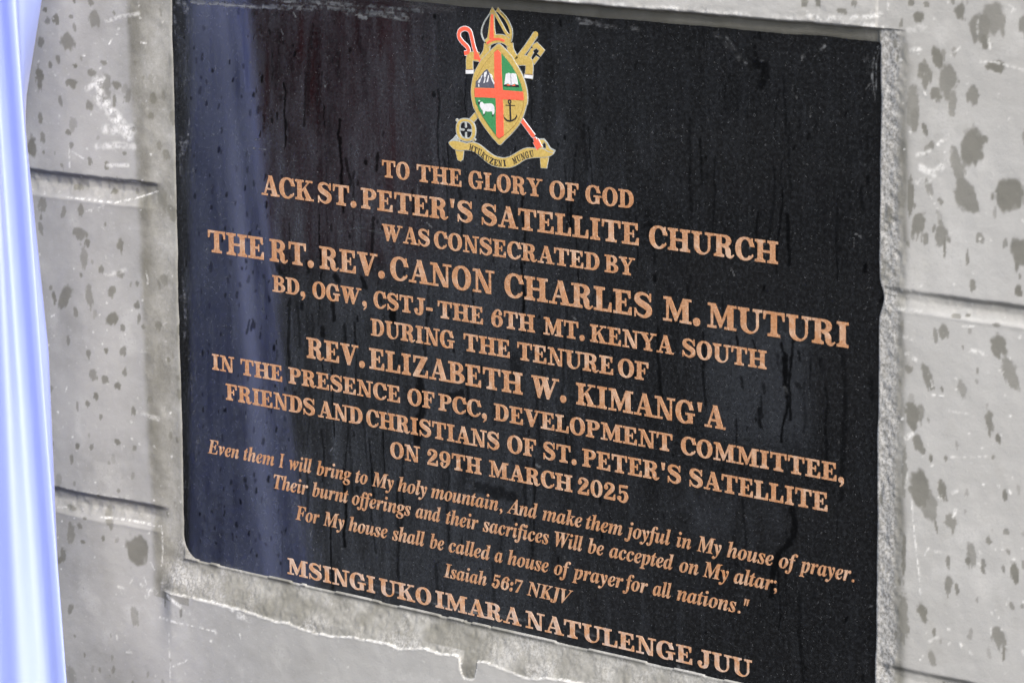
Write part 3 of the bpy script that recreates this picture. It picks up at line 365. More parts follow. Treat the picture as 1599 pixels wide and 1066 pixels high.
# pale chips and scratches
white = np.zeros_like(Ug)
def chip(pts, w, sgth, seed):
    P = np.array(pts); wm = w/2.665/1.3 if w > 0 else 1
    wm = max(0.95, w*0.36)
    lo = P.min(0)-wm*3-4; hi = P.max(0)+wm*3+4
    i0, i1 = np.searchsorted(Uc, (lo[0], hi[0])); j0, j1 = np.searchsorted(Vc, (lo[1], hi[1]))
    if i1 <= i0 or j1 <= j0: return
    u = Ug[j0:j1, i0:i1]; v = Vg[j0:j1, i0:i1]
    d, _ = segdist(u, v, pts)
    sp = fbm(u, v, 3.0, 700+seed % 50, 3)*0.5 + fbm(u, v, 12.0, 760+seed % 20, 2)*0.4 if w > 3 else fbm(u, v, 2.6, 720+seed % 9, 3)*0.7+0.02
    m = (1-sst(wm*0.3, wm*1.25, d))*np.clip(0.45+sp*2.4, 0, 1)
    white[j0:j1, i0:i1] = np.maximum(white[j0:j1, i0:i1], m*sgth)
for k, (p, w, g) in enumerate(WHITE): chip(p, w, g, k)
chip(LINE, 2.2, 0.6, 5)
white = np.maximum(white, np.exp(-(below/0.9)**2)*0.38*np.clip(0.5+fbm(Ug, Vg, 12, 581, 3)*1.6, 0, 1)*(Ug > -20)*(Ug < PW)*(np.abs(below) < 3))
white = np.maximum(white, side_T*np.exp(-((oT-lipT-2.6)/2.0)**2)*np.clip(0.15+fbm(Ug, Vg, 8, 591, 4)*1.9, 0, 0.9))
for k in range(420):
    u0 = rng.choice([rng.uniform(-220, -3), rng.uniform(765, 900), rng.uniform(0, 750)], p=[.4, .35, .25])
    v0 = rng.uniform(-170, 545) if not (0 < u0 < 750) else rng.choice([rng.uniform(-170, -30), rng.uniform(512, 550)])
    a = rng.uniform(-1, 1); L = rng.uniform(.2, 1.6)
    chip([(u0, v0), (u0+L, v0+a*L)], rng.uniform(1.2, 3.6), rng.uniform(.4, 1), k)
# pale limewash haze in places
haze = np.clip(fbm(Ug, Vg, 30, 593, 4)*1.2-0.25, 0, 1)*0.28
white *= 0.9
white = np.maximum(white, haze*(1-wet)*(1-mort))
H = H + white*0.12 - wet*0.05

nR, nC = Ug.shape
vid = np.arange(nR*nC).reshape(nR, nC)
ok4 = wall_ok[:-1, :-1] | wall_ok[1:, :-1] | wall_ok[:-1, 1:] | wall_ok[1:, 1:]
is_m = ((np.maximum.reduce([mortL, mortR, mortT, mortB]) > 0.5)[:-1, :-1]) & ok4
allv = np.stack([Ug/1000, -H/1000, Vg/1000+Z0], -1).reshape(-1, 3)
def submesh(name, mask, parent=None):
    jj, ii = np.nonzero(mask)
    q = np.stack([vid[jj, ii], vid[jj, ii+1], vid[jj+1, ii+1], vid[jj+1, ii]], 1)
    used, inv = np.unique(q, return_inverse=True); q = inv.reshape(q.shape)
    me = bpy.data.meshes.new(name)
    me.vertices.add(len(used)); me.vertices.foreach_set("co", allv[used].astype(np.float32).ravel())
    me.loops.add(q.size); me.loops.foreach_set("vertex_index", q.astype(np.int32).ravel())
    me.polygons.add(len(q)); me.polygons.foreach_set("loop_start", np.arange(0, q.size, 4, dtype=np.int32))
    me.polygons.foreach_set("use_smooth", np.ones(len(q), dtype=bool))
    me.update(calc_edges=True); me.validate()
    for nm, arr in (("wet", wet), ("white", white), ("mort", mort), ("grit", grit), ("dirt_falloff", np.clip(dirt_falloff, 0, 1))): fattr(me, nm, arr.reshape(-1)[used])
    me.materials.append(M_WALL)
    o = bpy.data.objects.new(name, me); COL.objects.link(o)
    if parent: o.parent = parent
    return o
wall = submesh("plastered_wall", ok4 & ~is_m)
tag(wall, "grey painted block wall with wet splashes and grooved joints around the black plaque", "wall", "thing")
mb = submesh("mortar_surround", is_m, wall)
# solid body of the wall behind its face
bx = [(-1.5, 0.02, 0), (2.1, 0.02, 0), (2.1, 0.02, 2.3), (-1.5, 0.02, 2.3), (-1.5, 0.22, 0), (2.1, 0.22, 0), (2.1, 0.22, 2.3), (-1.5, 0.22, 2.3)]
core = link_mesh("wall_core", bx, [(0, 1, 2, 3), (5, 4, 7, 6), (4, 0, 3, 7), (1, 5, 6, 2), (3, 2, 6, 7), (4, 5, 1, 0)], mat_paint("rough_block", (0.26, 0.25, 0.23), (0.34, 0.33, 0.31), 0, 0.9), parent=wall)

# ------------------------------------------------------------------ plaque slab
ps = 1.05
pu = np.linspace(-7, PW+7, int((PW+14)/ps)); pv = np.linspace(-7, PH+6, int((PH+13)/ps))
PU, PV = np.meshgrid(pu, pv)
dust_reflection = 0.10 + 0.085*fbm(PU, PV, 90, 801, 4) + 0.07*fbm(PU, PV, 22, 811, 4, 0.5)
dust_reflection += 0.10*np.clip(fbm(PU, PV, 60, 821, 5, 0.10), -1, 1)            # vertical wash marks
dust_reflection *= 0.10 + 1.20*sst(620, 200, PU)
dust_reflection += 0.05*sst(480, 330, PU)*sst(60, 120, PU)*np.clip(0.7+fbm(PU, PV, 45, 845, 4, 0.5), 0, 1.4) 
dust_reflection += 0.07*np.exp(-((PU-330)/150)**2-((PV-150)/170)**2)
dust_reflection += 0.17*sst(565, 610, PU+8*fbm(PU,PV,18,825,3))*sst(702, 668, PU+6*fbm(PU,PV,14,827,3))*sst(168, 205, PV)*sst(300, 262, PV)  # grey patch on the right: a reflection painted into the film colour
dust_reflection *= sst(0, 14, PU)*0.75+0.25
dust_reflection *= 1-0.55*sst(PW-70, PW-20, PU)
dust_reflection += 0.20*np.clip(fbm(PU, PV, 34, 841, 6, 0.22)-0.10, 0, 1)*(0.45+0.55*sst(640, 420, PU)) + 0.05*sst(170, 60, PU)*sst(0, 30, PU)
dust_reflection += 0.15*np.exp(-((PU-600)/55)**2-((PV-128)/26)**2)*np.clip(0.5+1.3*fbm(PU, PV, 20, 847, 5, 0.5), 0, 1.3)
dust_reflection = np.clip(dust_reflection, 0.012, 0.6)
pwet = np.zeros_like(PU); smear = np.zeros_like(PU)
def pl(arr, pts, w, g, seed, speck):
    P = np.array(pts); wm = max(0.5, w*0.40); lo = P.min(0)-wm*3-2; hi = P.max(0)+wm*3+2
    i0, i1 = np.searchsorted(pu, (lo[0], hi[0])); j0, j1 = np.searchsorted(pv, (lo[1], hi[1]))
    if i1 <= i0 or j1 <= j0: return
    u = PU[j0:j1, i0:i1]; v = PV[j0:j1, i0:i1]
    d, fr = segdist(u, v, pts)
    d = d + wm*0.5*fbm(u, v, max(2.2, wm), 830+seed % 30, 2)
    m = 1-sst(wm*0.45, wm*1.05, d)
    if speck: m = m*np.clip(0.55+fbm(u, v, 4, 870+seed % 20, 3)*1.3, 0, 1)
    arr[j0:j1, i0:i1] = np.maximum(arr[j0:j1, i0:i1], m*g)
for k, (p, w, g) in enumerate(STREAKS): pl(pwet, p, w, g, k, False)
for k, (p, w, g) in enumerate(SMEAR): pl(smear, p, w*1.25, g, k, True)
R2 = np.random.default_rng(5)
for k in range(420):                                     # rain spots
    if R2.random() < .45: u0, v0 = R2.uniform(20, 140), R2.uniform(10, 500)
    else: u0, v0 = R2.uniform(10, PW-10), R2.uniform(5, PH-5)
    L = R2.uniform(0.3, 4.5); a = R2.uniform(-.15, .45)
    pl(pwet, [(u0, v0), (u0+a*L, v0+L)], R2.uniform(2.0, 6.0), R2.uniform(.4, 1), k, False)
for k in range(115):                                      # thin runs of water
    u0 = R2.uniform(120, PW-10); v0 = R2.uniform(40, PH-20); pts = [(u0, v0)]
    for q in range(R2.integers(2, 7)):
        u0 += R2.uniform(-2.2, 2.2); v0 -= R2.uniform(6, 18); pts.append((u0, max(v0, 0)))
    pl(pwet, pts, R2.uniform(1.6, 6.0), R2.uniform(.45, 1.0), k, False)
for k in range(46):                                      # broad faint washed areas
    u0 = R2.uniform(20, PW-10); v0 = R2.uniform(20, PH-10)
    pl(pwet, [(u0, v0), (u0+R2.uniform(-3, 3), v0-R2.uniform(10, 60))], R2.uniform(12, 40), R2.uniform(.12, .4), k, True)
for k in range(170):                                     # fine pale scratches and grit
    u0 = R2.uniform(5, PW-5); v0 = R2.uniform(5, PH-5); L = R2.uniform(.2, 7) if R2.random() < .5 else .3; a = R2.uniform(-2, 2)
    pl(smear, [(u0, v0), (u0+L*math.cos(a), v0+L*math.sin(a))], R2.uniform(1.2, 1.9), R2.uniform(.15, .7), k, False)
for k in range(40):
    u0 = R2.uniform(2, 22); v0 = R2.uniform(60, 500); L = R2.uniform(4, 30)
    pl(smear, [(u0, v0), (u0+R2.uniform(-3, 3), v0-L)], R2.uniform(2, 5), R2.uniform(.05, .28), k, True)
smear = np.maximum(smear, 0.45*np.exp(-((PV-PH+2)/4.5)**2)*np.clip(fbm(PU, PV, 20, 881, 4, 3)*1.7, 0, 1)*sst(520, 300, PU))
smear = np.maximum(smear, 0.2*np.exp(-((PV+1)/4.0)**2)*np.clip(fbm(PU, PV, 14, 885, 4, 3)*1.5, 0, 1))
nR2, nC2 = PU.shape
top = np.stack([PU/1000, np.zeros_like(PU), PV/1000], -1).reshape(-1, 3)
vid2 = np.arange(nR2*nC2).reshape(nR2, nC2)
q = np.stack([vid2[:-1, :-1], vid2[:-1, 1:], vid2[1:, 1:], vid2[1:, :-1]], -1).reshape(-1, 4)
border = np.concatenate([vid2[0, :-1], vid2[:-1, -1], vid2[-1, :0:-1], vid2[:0:-1, 0]])
bk = top[border].copy(); bk[:, 1] = 0.018; nb = len(border); o0 = len(top)
allp = np.concatenate([top, bk]); ids = np.arange(nb)
sideq = np.stack([border, o0+ids, o0+(ids+1) % nb, border[(ids+1) % nb]], 1)
plaque_me = bpy.data.meshes.new("memorial_plaque")
plaque_me.from_pydata(allp.tolist(), [], np.concatenate([q, sideq]).tolist()+[list(range(o0, o0+nb))])
plaque_me.materials.append(M_GRAN)
pad = lambda a: np.concatenate([a.reshape(-1), np.zeros(nb)])
fattr(plaque_me, "dust_reflection", pad(dust_reflection)); fattr(plaque_me, "wet", pad(np.clip(pwet, 0, 1))); fattr(plaque_me, "smear", pad(np.clip(smear, 0, 1)))
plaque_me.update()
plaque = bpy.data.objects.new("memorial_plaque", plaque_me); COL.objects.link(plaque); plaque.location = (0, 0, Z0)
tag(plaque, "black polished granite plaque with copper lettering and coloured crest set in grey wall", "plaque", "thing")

# ------------------------------------------------------------------ letter shapes (cap height 100)
def signed(p): return sum(p[i][0]*p[(i+1) % len(p)][1]-p[(i+1) % len(p)][0]*p[i][1] for i in range(len(p)))
def rect(x0, y0, x1, y1): return [(x0, y0), (x1, y0), (x1, y1), (x0, y1)]
def ell(cx, cy, rx, ry, n=40, p=2.15, a0=0, a1=360):
    r = []
    m = n if a1-a0 >= 360 else n+1
    for i in range(m):
        a = math.radians(a0+(a1-a0)*i/n); c, s_ = math.cos(a), math.sin(a)
        r.append((cx+rx*math.copysign(abs(c)**(2/p), c), cy+ry*math.copysign(abs(s_)**(2/p), s_)))
    return r
def spline(pts, ws, n=7):
    P = [pts[0]]+list(pts)+[pts[-1]]; W = [ws[0]]+list(ws)+[ws[-1]]; r = []; w = []
    for i in range(1, len(P)-2):
        for k in range(n):
            t = k/n
            f = lambda a, b, c, d: 0.5*(2*b+(c-a)*t+(2*a-5*b+4*c-d)*t*t+(3*b-a-3*c+d)*t**3)
            r.append((f(P[i-1][0], P[i][0], P[i+1][0], P[i+2][0]), f(P[i-1][1], P[i][1], P[i+1][1], P[i+2][1])))
            w.append(W[i]+(W[i+1]-W[i])*t)
    r.append(P[-2]); w.append(W[-2]); return r, w
def stroke(pts, ws, n=7):
    """variable-width ribbon: a list of quads"""
    if not isinstance(ws, (list, tuple)): ws = [ws]*len(pts)
    c, w = spline(pts, ws, n); L = []; Rr = []
    for i in range(len(c)):
        a = c[max(i-1, 0)]; b = c[min(i+1, len(c)-1)]
        dx, dy = b[0]-a[0], b[1]-a[1]; q = math.hypot(dx, dy) or 1
        L.append((c[i][0]-dy/q*w[i]/2, c[i][1]+dx/q*w[i]/2)); Rr.append((c[i][0]+dy/q*w[i]/2, c[i][1]-dx/q*w[i]/2))
    out = []
    for i in range(len(c)-1):
        for t in ((L[i], L[i+1], Rr[i+1]), (L[i], Rr[i+1], Rr[i])):
            if abs(signed(t)) > 1e-6*(abs(w[i])+1e-6): out.append(list(t))
    return out
def foot(x, w, y, up=1, ext=13, t=14, b=6):
    """slab serif with small brackets on a stem from x to x+w; y is the outer edge"""
    s_ = 1 if up > 0 else -1
    yi = y+s_*t
    return [rect(x-ext, min(y, yi), x+w+ext, max(y, yi)),
            [(x-b, yi-s_), (x+w+b, yi-s_), (x+w, yi+s_*b), (x, yi+s_*b)]]
def stem(x, w=29, ext=13): return [rect(x, 0, x+w, 100)]+foot(x, w, 0, 1, ext)+foot(x, w, 100, -1, ext)
def half(x0, cx, cy, rx, ry):   # D-shaped outline: straight left edge x0, round on the right
    return [(x0, cy-ry)]+ell(cx, cy, rx, ry, 24, 2.15, -90, 90)+[(x0, cy+ry)]
G = {}
def glyph(ch, adv, *groups): G[ch] = (adv, groups)     # group = (solids, holes)
glyph('I', 62, (stem(16), []))
glyph('H', 122, (stem(15)+stem(78)+[rect(40, 43, 82, 57)], []))
glyph('T', 106, ([rect(3, 86, 103, 100), [(3, 64), (13, 64), (19, 88), (3, 88)], [(103, 64), (93, 64), (87, 88), (103, 88)], rect(38, 0, 68, 100)]+foot(38, 30, 0, 1, 15), []))
Es = [rect(14, 0, 43, 100), rect(1, 86, 86, 100), [(86, 66), (76, 66), (68, 88), (86, 88)], rect(40, 44, 64, 57), rect(57, 33, 66, 68)]
glyph('E', 96, (Es+[rect(1, 0, 91, 14), [(91, 36), (80, 36), (70, 12), (91, 12)]], []))
glyph('F', 92, (Es+foot(14, 29, 0), []))
glyph('L', 92, ([rect(14, 0, 43, 100)]+foot(14, 29, 100, -1)+[rect(1, 0, 88, 14), [(88, 42), (77, 42), (68, 12), (88, 12)]], []))
glyph('P', 94, ([rect(14, 0, 43, 100), rect(1, 87, 24, 100)]+foot(14, 29, 0, 1, 13), []), ([half(14, 52, 71.5, 40, 28.5)], [half(43, 50, 72, 14, 15)]), ([rect(14, 40, 43, 100)], []))
glyph('R', 108, ([rect(14, 0, 43, 100), rect(1, 87, 24, 100)]+foot(14, 29, 0, 1, 13, 14)+stroke([(46, 50), (64, 46), (74, 32), (77, 14), (90, 5), (106, 16)], [12, 20, 29, 27, 15, 8]), []), ([half(14, 54, 73, 38, 27)], [half(43, 50, 73.5, 14, 13.5)]), ([rect(14, 40, 43, 100)], []))
glyph('B', 98, ([half(14, 50, 73.5, 38, 26.5)], [half(43, 50, 74, 13, 13)]), ([half(14, 52, 27.5, 44, 27.5)], [half(43, 52, 27.5, 15, 14)]), ([rect(14, 0, 43, 100), rect(1, 87, 24, 100), rect(1, 0, 24, 13)], []))
glyph('D', 104, ([half(14, 52, 50, 49, 50)], [half(43, 48, 50, 24, 36)]), ([rect(14, 0, 43, 100), rect(1, 87, 24, 100), rect(1, 0, 24, 13)], []))
glyph('O', 104, ([ell(52, 50, 50, 53)], [ell(52, 50, 20.5, 39)]))
Cw = [[(50, 66), (112, 66), (112, 30), (50, 30)]]
glyph('C', 98, ([ell(52, 50, 50, 53)], [ell(54, 50, 22, 39), [(60, 60), (120, 60), (120, 24), (60, 24)]]), ([rect(82, 60, 92, 100), [(72, 74), (84, 60), (90, 70), (86, 88)]]+stroke([(70, 9), (84, 16), (92, 30)], [13, 11, 9], 4), []))
glyph('G', 110, ([ell(52, 50, 50, 53)], [ell(54, 50, 22, 39), rect(60, 42, 120, 60), [(94, 42), (120, 42), (120, 0), (94, 0)]]), ([rect(82, 60, 92, 100), [(72, 74), (84, 60), (90, 70), (86, 88)], rect(68, 2, 96, 46), rect(55, 36, 108, 49)], []))
glyph('S', 94, (stroke([(80, 72), (68, 88), (45, 95), (24, 88), (19, 72), (32, 59), (54, 50), (73, 38), (74, 20), (56, 6), (36, 7), (19, 16), (11, 32)], [10, 12, 15, 22, 28, 30, 30, 30, 28, 17, 13, 11, 9])+[rect(76, 64, 86, 101), rect(5, -1, 14, 37)], []))
glyph('A', 109, ([[(15, 8), (29, 8), (57, 88), (50, 101)], [(44, 101), (69, 101), (102, 8), (69, 8)], rect(26, 28, 84, 40)]+[rect(1, 0, 42, 13), rect(58, 0, 114, 13)], []))
glyph('N', 114, ([rect(19, 6, 32, 94), [(4, 100), (40, 100), (99, 0), (72, 0), (24, 86), (4, 86)], rect(86, 0, 99, 94), rect(70, 87, 116, 100), rect(3, 0, 48, 13)], []))
glyph('M', 142, ([rect(18, 6, 31, 94), [(4, 100), (42, 100), (76, 30), (62, 0), (24, 86), (4, 86)], [(58, 6), (70, 4), (112, 100), (98, 100)], rect(96, 6, 126, 94), rect(96, 87, 140, 100), rect(2, 0, 47, 13), rect(82, 0, 140, 13)], []))
glyph('U', 116, ([[(15, 100), (15, 36)]+[(58-43*math.cos(math.radians(a)), 34-36*math.sin(math.radians(a))) for a in range(0, 181, 9)]+[(101, 100)]], [[(44, 101), (44, 36)]+[(65.5-21.5*math.cos(math.radians(a)), 34-23*math.sin(math.radians(a))) for a in range(0, 181, 9)]+[(87, 101)]]), (foot(15, 29, 100, -1, 13)+foot(87, 14, 100, -1, 16), []))
glyph('V', 110, ([[(10, 92), (43, 92), (68, 24), (60, -1), (44, -1)], [(44, -1), (60, -1), (98, 92), (84, 92)], rect(1, 87, 58, 100), rect(70, 87, 112, 100)], []))
glyph('W', 158, ([[(10, 92), (41, 92), (60, 28), (52, -1), (38, -1)], [(38, -1), (52, -1), (80, 84), (68, 84)], [(58, 92), (90, 92), (110, 28), (102, -1), (88, -1)], [(88, -1), (102, -1), (144, 92), (131, 92)], rect(1, 87, 100, 100), rect(118, 87, 158, 100)], []))
glyph('Y', 110, ([[(10, 92), (43, 92), (68, 48), (52, 36), (42, 44)], [(50, 40), (62, 38), (98, 92), (84, 92)], rect(41, 0, 70, 46), rect(1, 87, 58, 100), rect(70, 87, 112, 100)]+foot(41, 29, 0, 1, 14), []))
glyph('K', 116, (stem(14)+[[(40, 34), (42, 52), (82, 92), (96, 92)], [(48, 56), (66, 66), (104, 8), (70, 8)], rect(66, 87, 110, 100), rect(62, 0, 116, 13)], []))
glyph('J', 88, ([rect(42, 26, 71, 100)]+foot(42, 29, 100, -1, 15)+stroke([(56.5, 32), (53, 12), (36, 4), (18, 8), (12, 22)], [29, 25, 16, 13, 12])+[ell(18, 24, 14, 14)], []))
glyph('Z', 98, ([rect(8, 86, 92, 100), [(56, 90), (92, 90), (42, 10), (6, 10)], rect(6, 0, 94, 14), [(8, 64), (18, 64), (26, 88), (8, 88)], [(94, 38), (84, 38), (74, 12), (94, 12)]], []))
glyph('X', 110, ([], []))
glyph('0', 92, ([ell(46, 50, 43, 52)], [ell(46, 50, 16, 39)]))
glyph('2', 94, (stroke([(16, 72), (26, 91), (46, 94), (68, 84), (68, 66), (50, 46), (28, 28), (12, 8)], [14, 14, 14, 24, 30, 28, 20, 14])+[ell(22, 70, 15, 15), rect(6, 0, 84, 19), [(88, 38), (78, 38), (68, 12), (88, 2)]], []))
glyph('5', 92, ([[(20, 82), (78, 82), (84, 101), (20, 101)], rect(18, 46, 30, 90)]+stroke([(24, 50), (44, 61), (64, 52), (70, 32), (60, 11), (40, 4), (20, 10)], [12, 14, 24, 30, 24, 14, 12])+[ell(20, 22, 15, 15)], []))
glyph('6', 94, ([ell(48, 33, 42, 35)], [ell(48, 32, 14, 22)]), (stroke([(20, 34), (24, 66), (44, 92), (62, 95), (74, 84)], [30, 26, 16, 12, 12])+[ell(72, 78, 13, 13)], []))
G['9'] = (94, [([[(94-x, 100-y) for x, y in p] for p in so], [[(94-x, 100-y) for x, y in p] for p in ho]) for so, ho in G['6'][1]])
glyph('7', 90, ([rect(6, 84, 84, 100), [(6, 62), (16, 62), (24, 88), (6, 88)], [(70, 86), (84, 90), (50, 0), (22, 0)]], []))
glyph('.', 44, ([ell(21, 14, 17, 17, 24)], []))
glyph(',', 44, ([ell(20, 14, 16, 16, 24)]+stroke([(29, 14), (28, -6), (14, -22)], [16, 12, 5], 5), []))
glyph(':', 44, ([ell(21, 14, 15, 15, 24), ell(21, 58, 15, 15, 24)], []))
glyph('-', 54, ([rect(4, 32, 50, 50)], []))
glyph("'", 44, ([[(9, 101), (35, 101), (28, 60), (16, 60)]], []))
def union(groups):
    """triangles of the union of (solids minus holes) groups"""
    vs = []; fs = []; role = []
    for gi, (so, ho) in enumerate(groups):
        for kind, L in ((0, so), (1, ho)):
            for p in L:
                if signed(p) < 0: p = p[::-1]
                b = len(vs); vs += [Vector((float(x), float(y))) for x, y in p]; fs.append(list(range(b, b+len(p)))); role.append((gi, kind))
    ov, oe, of, _, _, off = delaunay_2d_cdt(vs, [], fs, 0, 1e-4)
    tris = []
    for f_, src in zip(of, off):
        by = {}
        for k in src:
            gi, kd = role[k]; by.setdefault(gi, set()).add(kd)
        if any(0 in k and 1 not in k for k in by.values()): tris.append(tuple(f_))
    return [(v.x, v.y) for v in ov], tris
def erode(vs, tris, d):
    """draws the outline in by d so the cut letters keep open counters"""
    ed = {}
    for t in tris:
        t = list(t)
        if signed([vs[i] for i in t]) < 0: t = t[::-1]
        for i in range(3):
            e = (t[i], t[(i+1) % 3])
            if (e[1], e[0]) in ed: del ed[(e[1], e[0])]
            else: ed[e] = 1
    nr = {}
    for (i, j) in ed:
        dx, dy = vs[j][0]-vs[i][0], vs[j][1]-vs[i][1]; L = math.hypot(dx, dy)
        if L < 1e-6: continue
        for k in (i, j): nr.setdefault(k, []).append((-dy/L, dx/L))
    out = list(vs)
    for k, N_ in nr.items():
        x = sum(n[0] for n in N_); y = sum(n[1] for n in N_); L = math.hypot(x, y)
        if L < 0.2: continue
        f = d*min(1.5, len(N_)/L); out[k] = (vs[k][0]+x/L*f, vs[k][1]+y/L*f)
    return out
CACHE = {}
def gl(ch):
    if ch not in CACHE:
        vs, tr = union(G[ch][1]); CACHE[ch] = (erode(vs, tr, 1.7 if ch.isalnum() else 0.6), tr)
    return CACHE[ch]
class Flat:
    """collects flat shapes on the slab face, raised by a hair and with real sides"""
    def __init__(s): s.v = []; s.f = []; s.mi = []
    def add(s, vs, tris, h=0.35, base=-0.3, mi=0):
        edges = {}
        b = len(s.v); n = len(vs)
        s.v += [(x/1000, -h/1000, y/1000) for x, y in vs] + [(x/1000, -base/1000, y/1000) for x, y in vs]
        for t in tris:
            a = [vs[i] for i in t]
            if signed(a) < 0: t = t[::-1]
            s.f.append([b+i for i in t]); s.mi.append(mi)
            for i in range(len(t)):
                e = (t[i], t[(i+1) % len(t)])
                if (e[1], e[0]) in edges: del edges[(e[1], e[0])]
                else: edges[e] = 1
        for (i, j) in edges:
            s.f.append([b+i, b+n+i, b+n+j, b+j]); s.mi.append(mi)
    def build(s, name, mats, parent):
        o = link_mesh(name, s.v, s.f, mats, parent, None, False, s.mi); return o

def word_layout(w):
    x = 0; out = []
    for i, ch in enumerate(w):
        vs, tr = gl(ch); out.append((x, vs, tr)); x += G[ch][0] + 1
    lo = min(min(p[0] for p in vs)+x0 for x0, vs, _ in out); hi = max(max(p[0] for p in vs)+x0 for x0, vs, _ in out)
    return out, lo, hi
for k, v0, cap, words in CAPS:
    fl = Flat()
    for w, u0, u1 in words:
        u0 += 0.45; u1 -= 0.45; lay, lo, hi = word_layout(w); sx = (u1-u0)/(hi-lo); sy = cap/100
        for x0, vs, tr in lay:
            jx = random.Random(int(k*977+x0*13+u0*7)).uniform(-.08, .08)
            fl.add([(u0+(x+x0-lo)*sx+jx, v0+y*sy) for x, y in vs], tr)
    o = fl.build("inscription_line", M_LET2 if k == 15 else M_LET, plaque)
    if k == 15: o["label"] = "chalky dusted copper bottom line of lettering"

# italic lines: serif bold italic from the mathematical alphabet of the built-in font, laid flat as meshes
def mi_(t):
    r = ""
    for c in t:
        if 'A' <= c <= 'Z': r += chr(0x1D468+ord(c)-65)
        elif 'a' <= c <= 'z': r += chr(0x1D482+ord(c)-97)
        else: r += c
    return r
TCACHE = {}
def tmesh(t):
    if t not in TCACHE:
        c = bpy.data.curves.new("tmp", 'FONT'); c.body = mi_(t); c.resolution_u = 4; c.size = 1.0; c.offset = 0.001
        o = bpy.data.objects.new("tmp", c); COL.objects.link(o); bpy.context.view_layer.update()
        me = bpy.data.meshes.new_from_object(o)
        vs = [(v.co.x, v.co.y) for v in me.vertices]; fs = [tuple(p.vertices) for p in me.polygons]
        bpy.data.objects.remove(o); bpy.data.curves.remove(c); bpy.data.meshes.remove(me)
        TCACHE[t] = (vs, fs)
    return TCACHE[t]
capH = max(p[1] for p in tmesh("E")[0])
for k, v0, cap, words in ITAL:
    fl = Flat()
    for w, u0, u1 in words:
        u0 += 0.3; u1 -= 0.3
        if w[0].isdigit():
            lay, lo, hi = word_layout(w); sy = cap/100*0.98
            parts = [([((x+x0)*1.0+y*0.24, y) for x, y in vs], tr) for x0, vs, tr in lay]
        else:
            t = w.rstrip('"'); vs, tr = tmesh(t); parts = [(vs, tr)]; sy = cap/capH
            if w.endswith('"'):
                xm = max(p[0] for p in vs); h = capH
                for d in (0.16, 0.29):
                    a = [(xm+d+0.02, h*0.58), (xm+d+0.06, h*0.58), (xm+d+0.16, h*1.02), (xm+d+0.06, h*1.02)]
                    parts.append((a, [(0, 1, 2, 3)]))
        lo = min(p[0] for vs, _ in parts for p in vs); hi = max(p[0] for vs, _ in parts for p in vs)
        sx = (u1-u0)/(hi-lo)
        for vs, tr in parts: fl.add([(u0+(x-lo)*sx, v0+y*sy) for x, y in vs], tr)
    o = fl.build("inscription_line", M_LET, plaque); o["label"] = "smaller italic copper lettering line"

# ------------------------------------------------------------------ crest
MATS = [M_GOLD, M_RED, M_GREEN, M_WHITE, M_SILV, M_SLATE, M_BLACK, M_LINE]
GO, RE, GR, WH, SI, SL, BL, LN = range(8)
crest = bpy.data.objects.new("crest", None); COL.objects.link(crest); crest.parent = plaque
crest["label"] = "painted crest with shield, mitre, key, crosier and ribbon"
def closed_smooth(p, n=4):
    m = len(p); r = []
    for i in range(m):
        P = [p[(i-1) % m], p[i], p[(i+1) % m], p[(i+2) % m]]
        for k in range(n):
            t = k/n; f = lambda a, b, c, d: 0.5*(2*b+(c-a)*t+(2*a-5*b+4*c-d)*t*t+(3*b-a-3*c+d)*t**3)
            r.append((f(*[q[0] for q in P]), f(*[q[1] for q in P])))
    return r
def grow_poly(p, d):
    m = len(p); sg = 1 if signed(p) > 0 else -1; r = []
    for i in range(m):
        a, b, c = p[i-1], p[i], p[(i+1) % m]
        n1 = (b[1]-a[1], a[0]-b[0]); n2 = (c[1]-b[1], b[0]-c[0])
        l1 = math.hypot(*n1) or 1; l2 = math.hypot(*n2) or 1
        nx = n1[0]/l1+n2[0]/l2; ny = n1[1]/l1+n2[1]/l2; l = math.hypot(nx, ny) or 1
        k = min(1.6, 2/l) 
        r.append((b[0]+sg*nx/l*d*k, b[1]+sg*ny/l*d*k))
    return r
def shp(fl, p, h, mi, holes=()):
    vs, tr = union([(p if isinstance(p[0][0], (list, tuple)) else [p], list(holes))]); fl.add(vs, tr, h, h-0.5, mi)
def outl(fl, p, h, mi, d=0.6, rim=SI):
    shp(fl, grow_poly(p, d), h, rim); shp(fl, p, h+0.1, mi)
def stk(fl, pts, w, h, mi, d=0.6, rim=SI, n=5):
    if d: shp(fl, stroke(pts, w+2*d, n), h, rim)
    shp(fl, stroke(pts, w, n), h+0.1, mi)
def circ(c, r, n=24): return ell(c[0], c[1], r, r, n, 2.0)
c_, s_t = CREST, CST
# key (behind the shield)
fl = Flat()
stk(fl, s_t['key_shaft'][0], s_t['key_shaft'][1], 0.3, GO); shp(fl, circ(s_t['key_shaft'][0][0], s_t['key_shaft'][1]/2), 0.42, GO)
for p in s_t['key_teeth']: outl(fl, p, 0.26, GO, 0.4)
shp(fl, s_t['key_tooth_join'], 0.37, GO)
bc = s_t['key_bow'][0]; rx = s_t['key_bow'][1][0]-bc[0]; ry = s_t['key_bow'][2][1]-bc[1]; ix = s_t['key_bow'][3][0]-bc[0]; iy = s_t['key_bow'][4][1]-bc[1]
shp(fl, stroke([s_t['key_shaft'][0][-1], s_t['key_neck'][0][-1]], s_t['key_shaft'][1], 2), 0.36, GO)
stk(fl, s_t['key_neck'][0], s_t['key_neck'][1], 0.28, GO)
shp(fl, ell(bc[0], bc[1], rx+.3, ry+.3, 40, 2.3), 0.45, SI, [ell(bc[0], bc[1], ix, iy, 32, 2.6)])
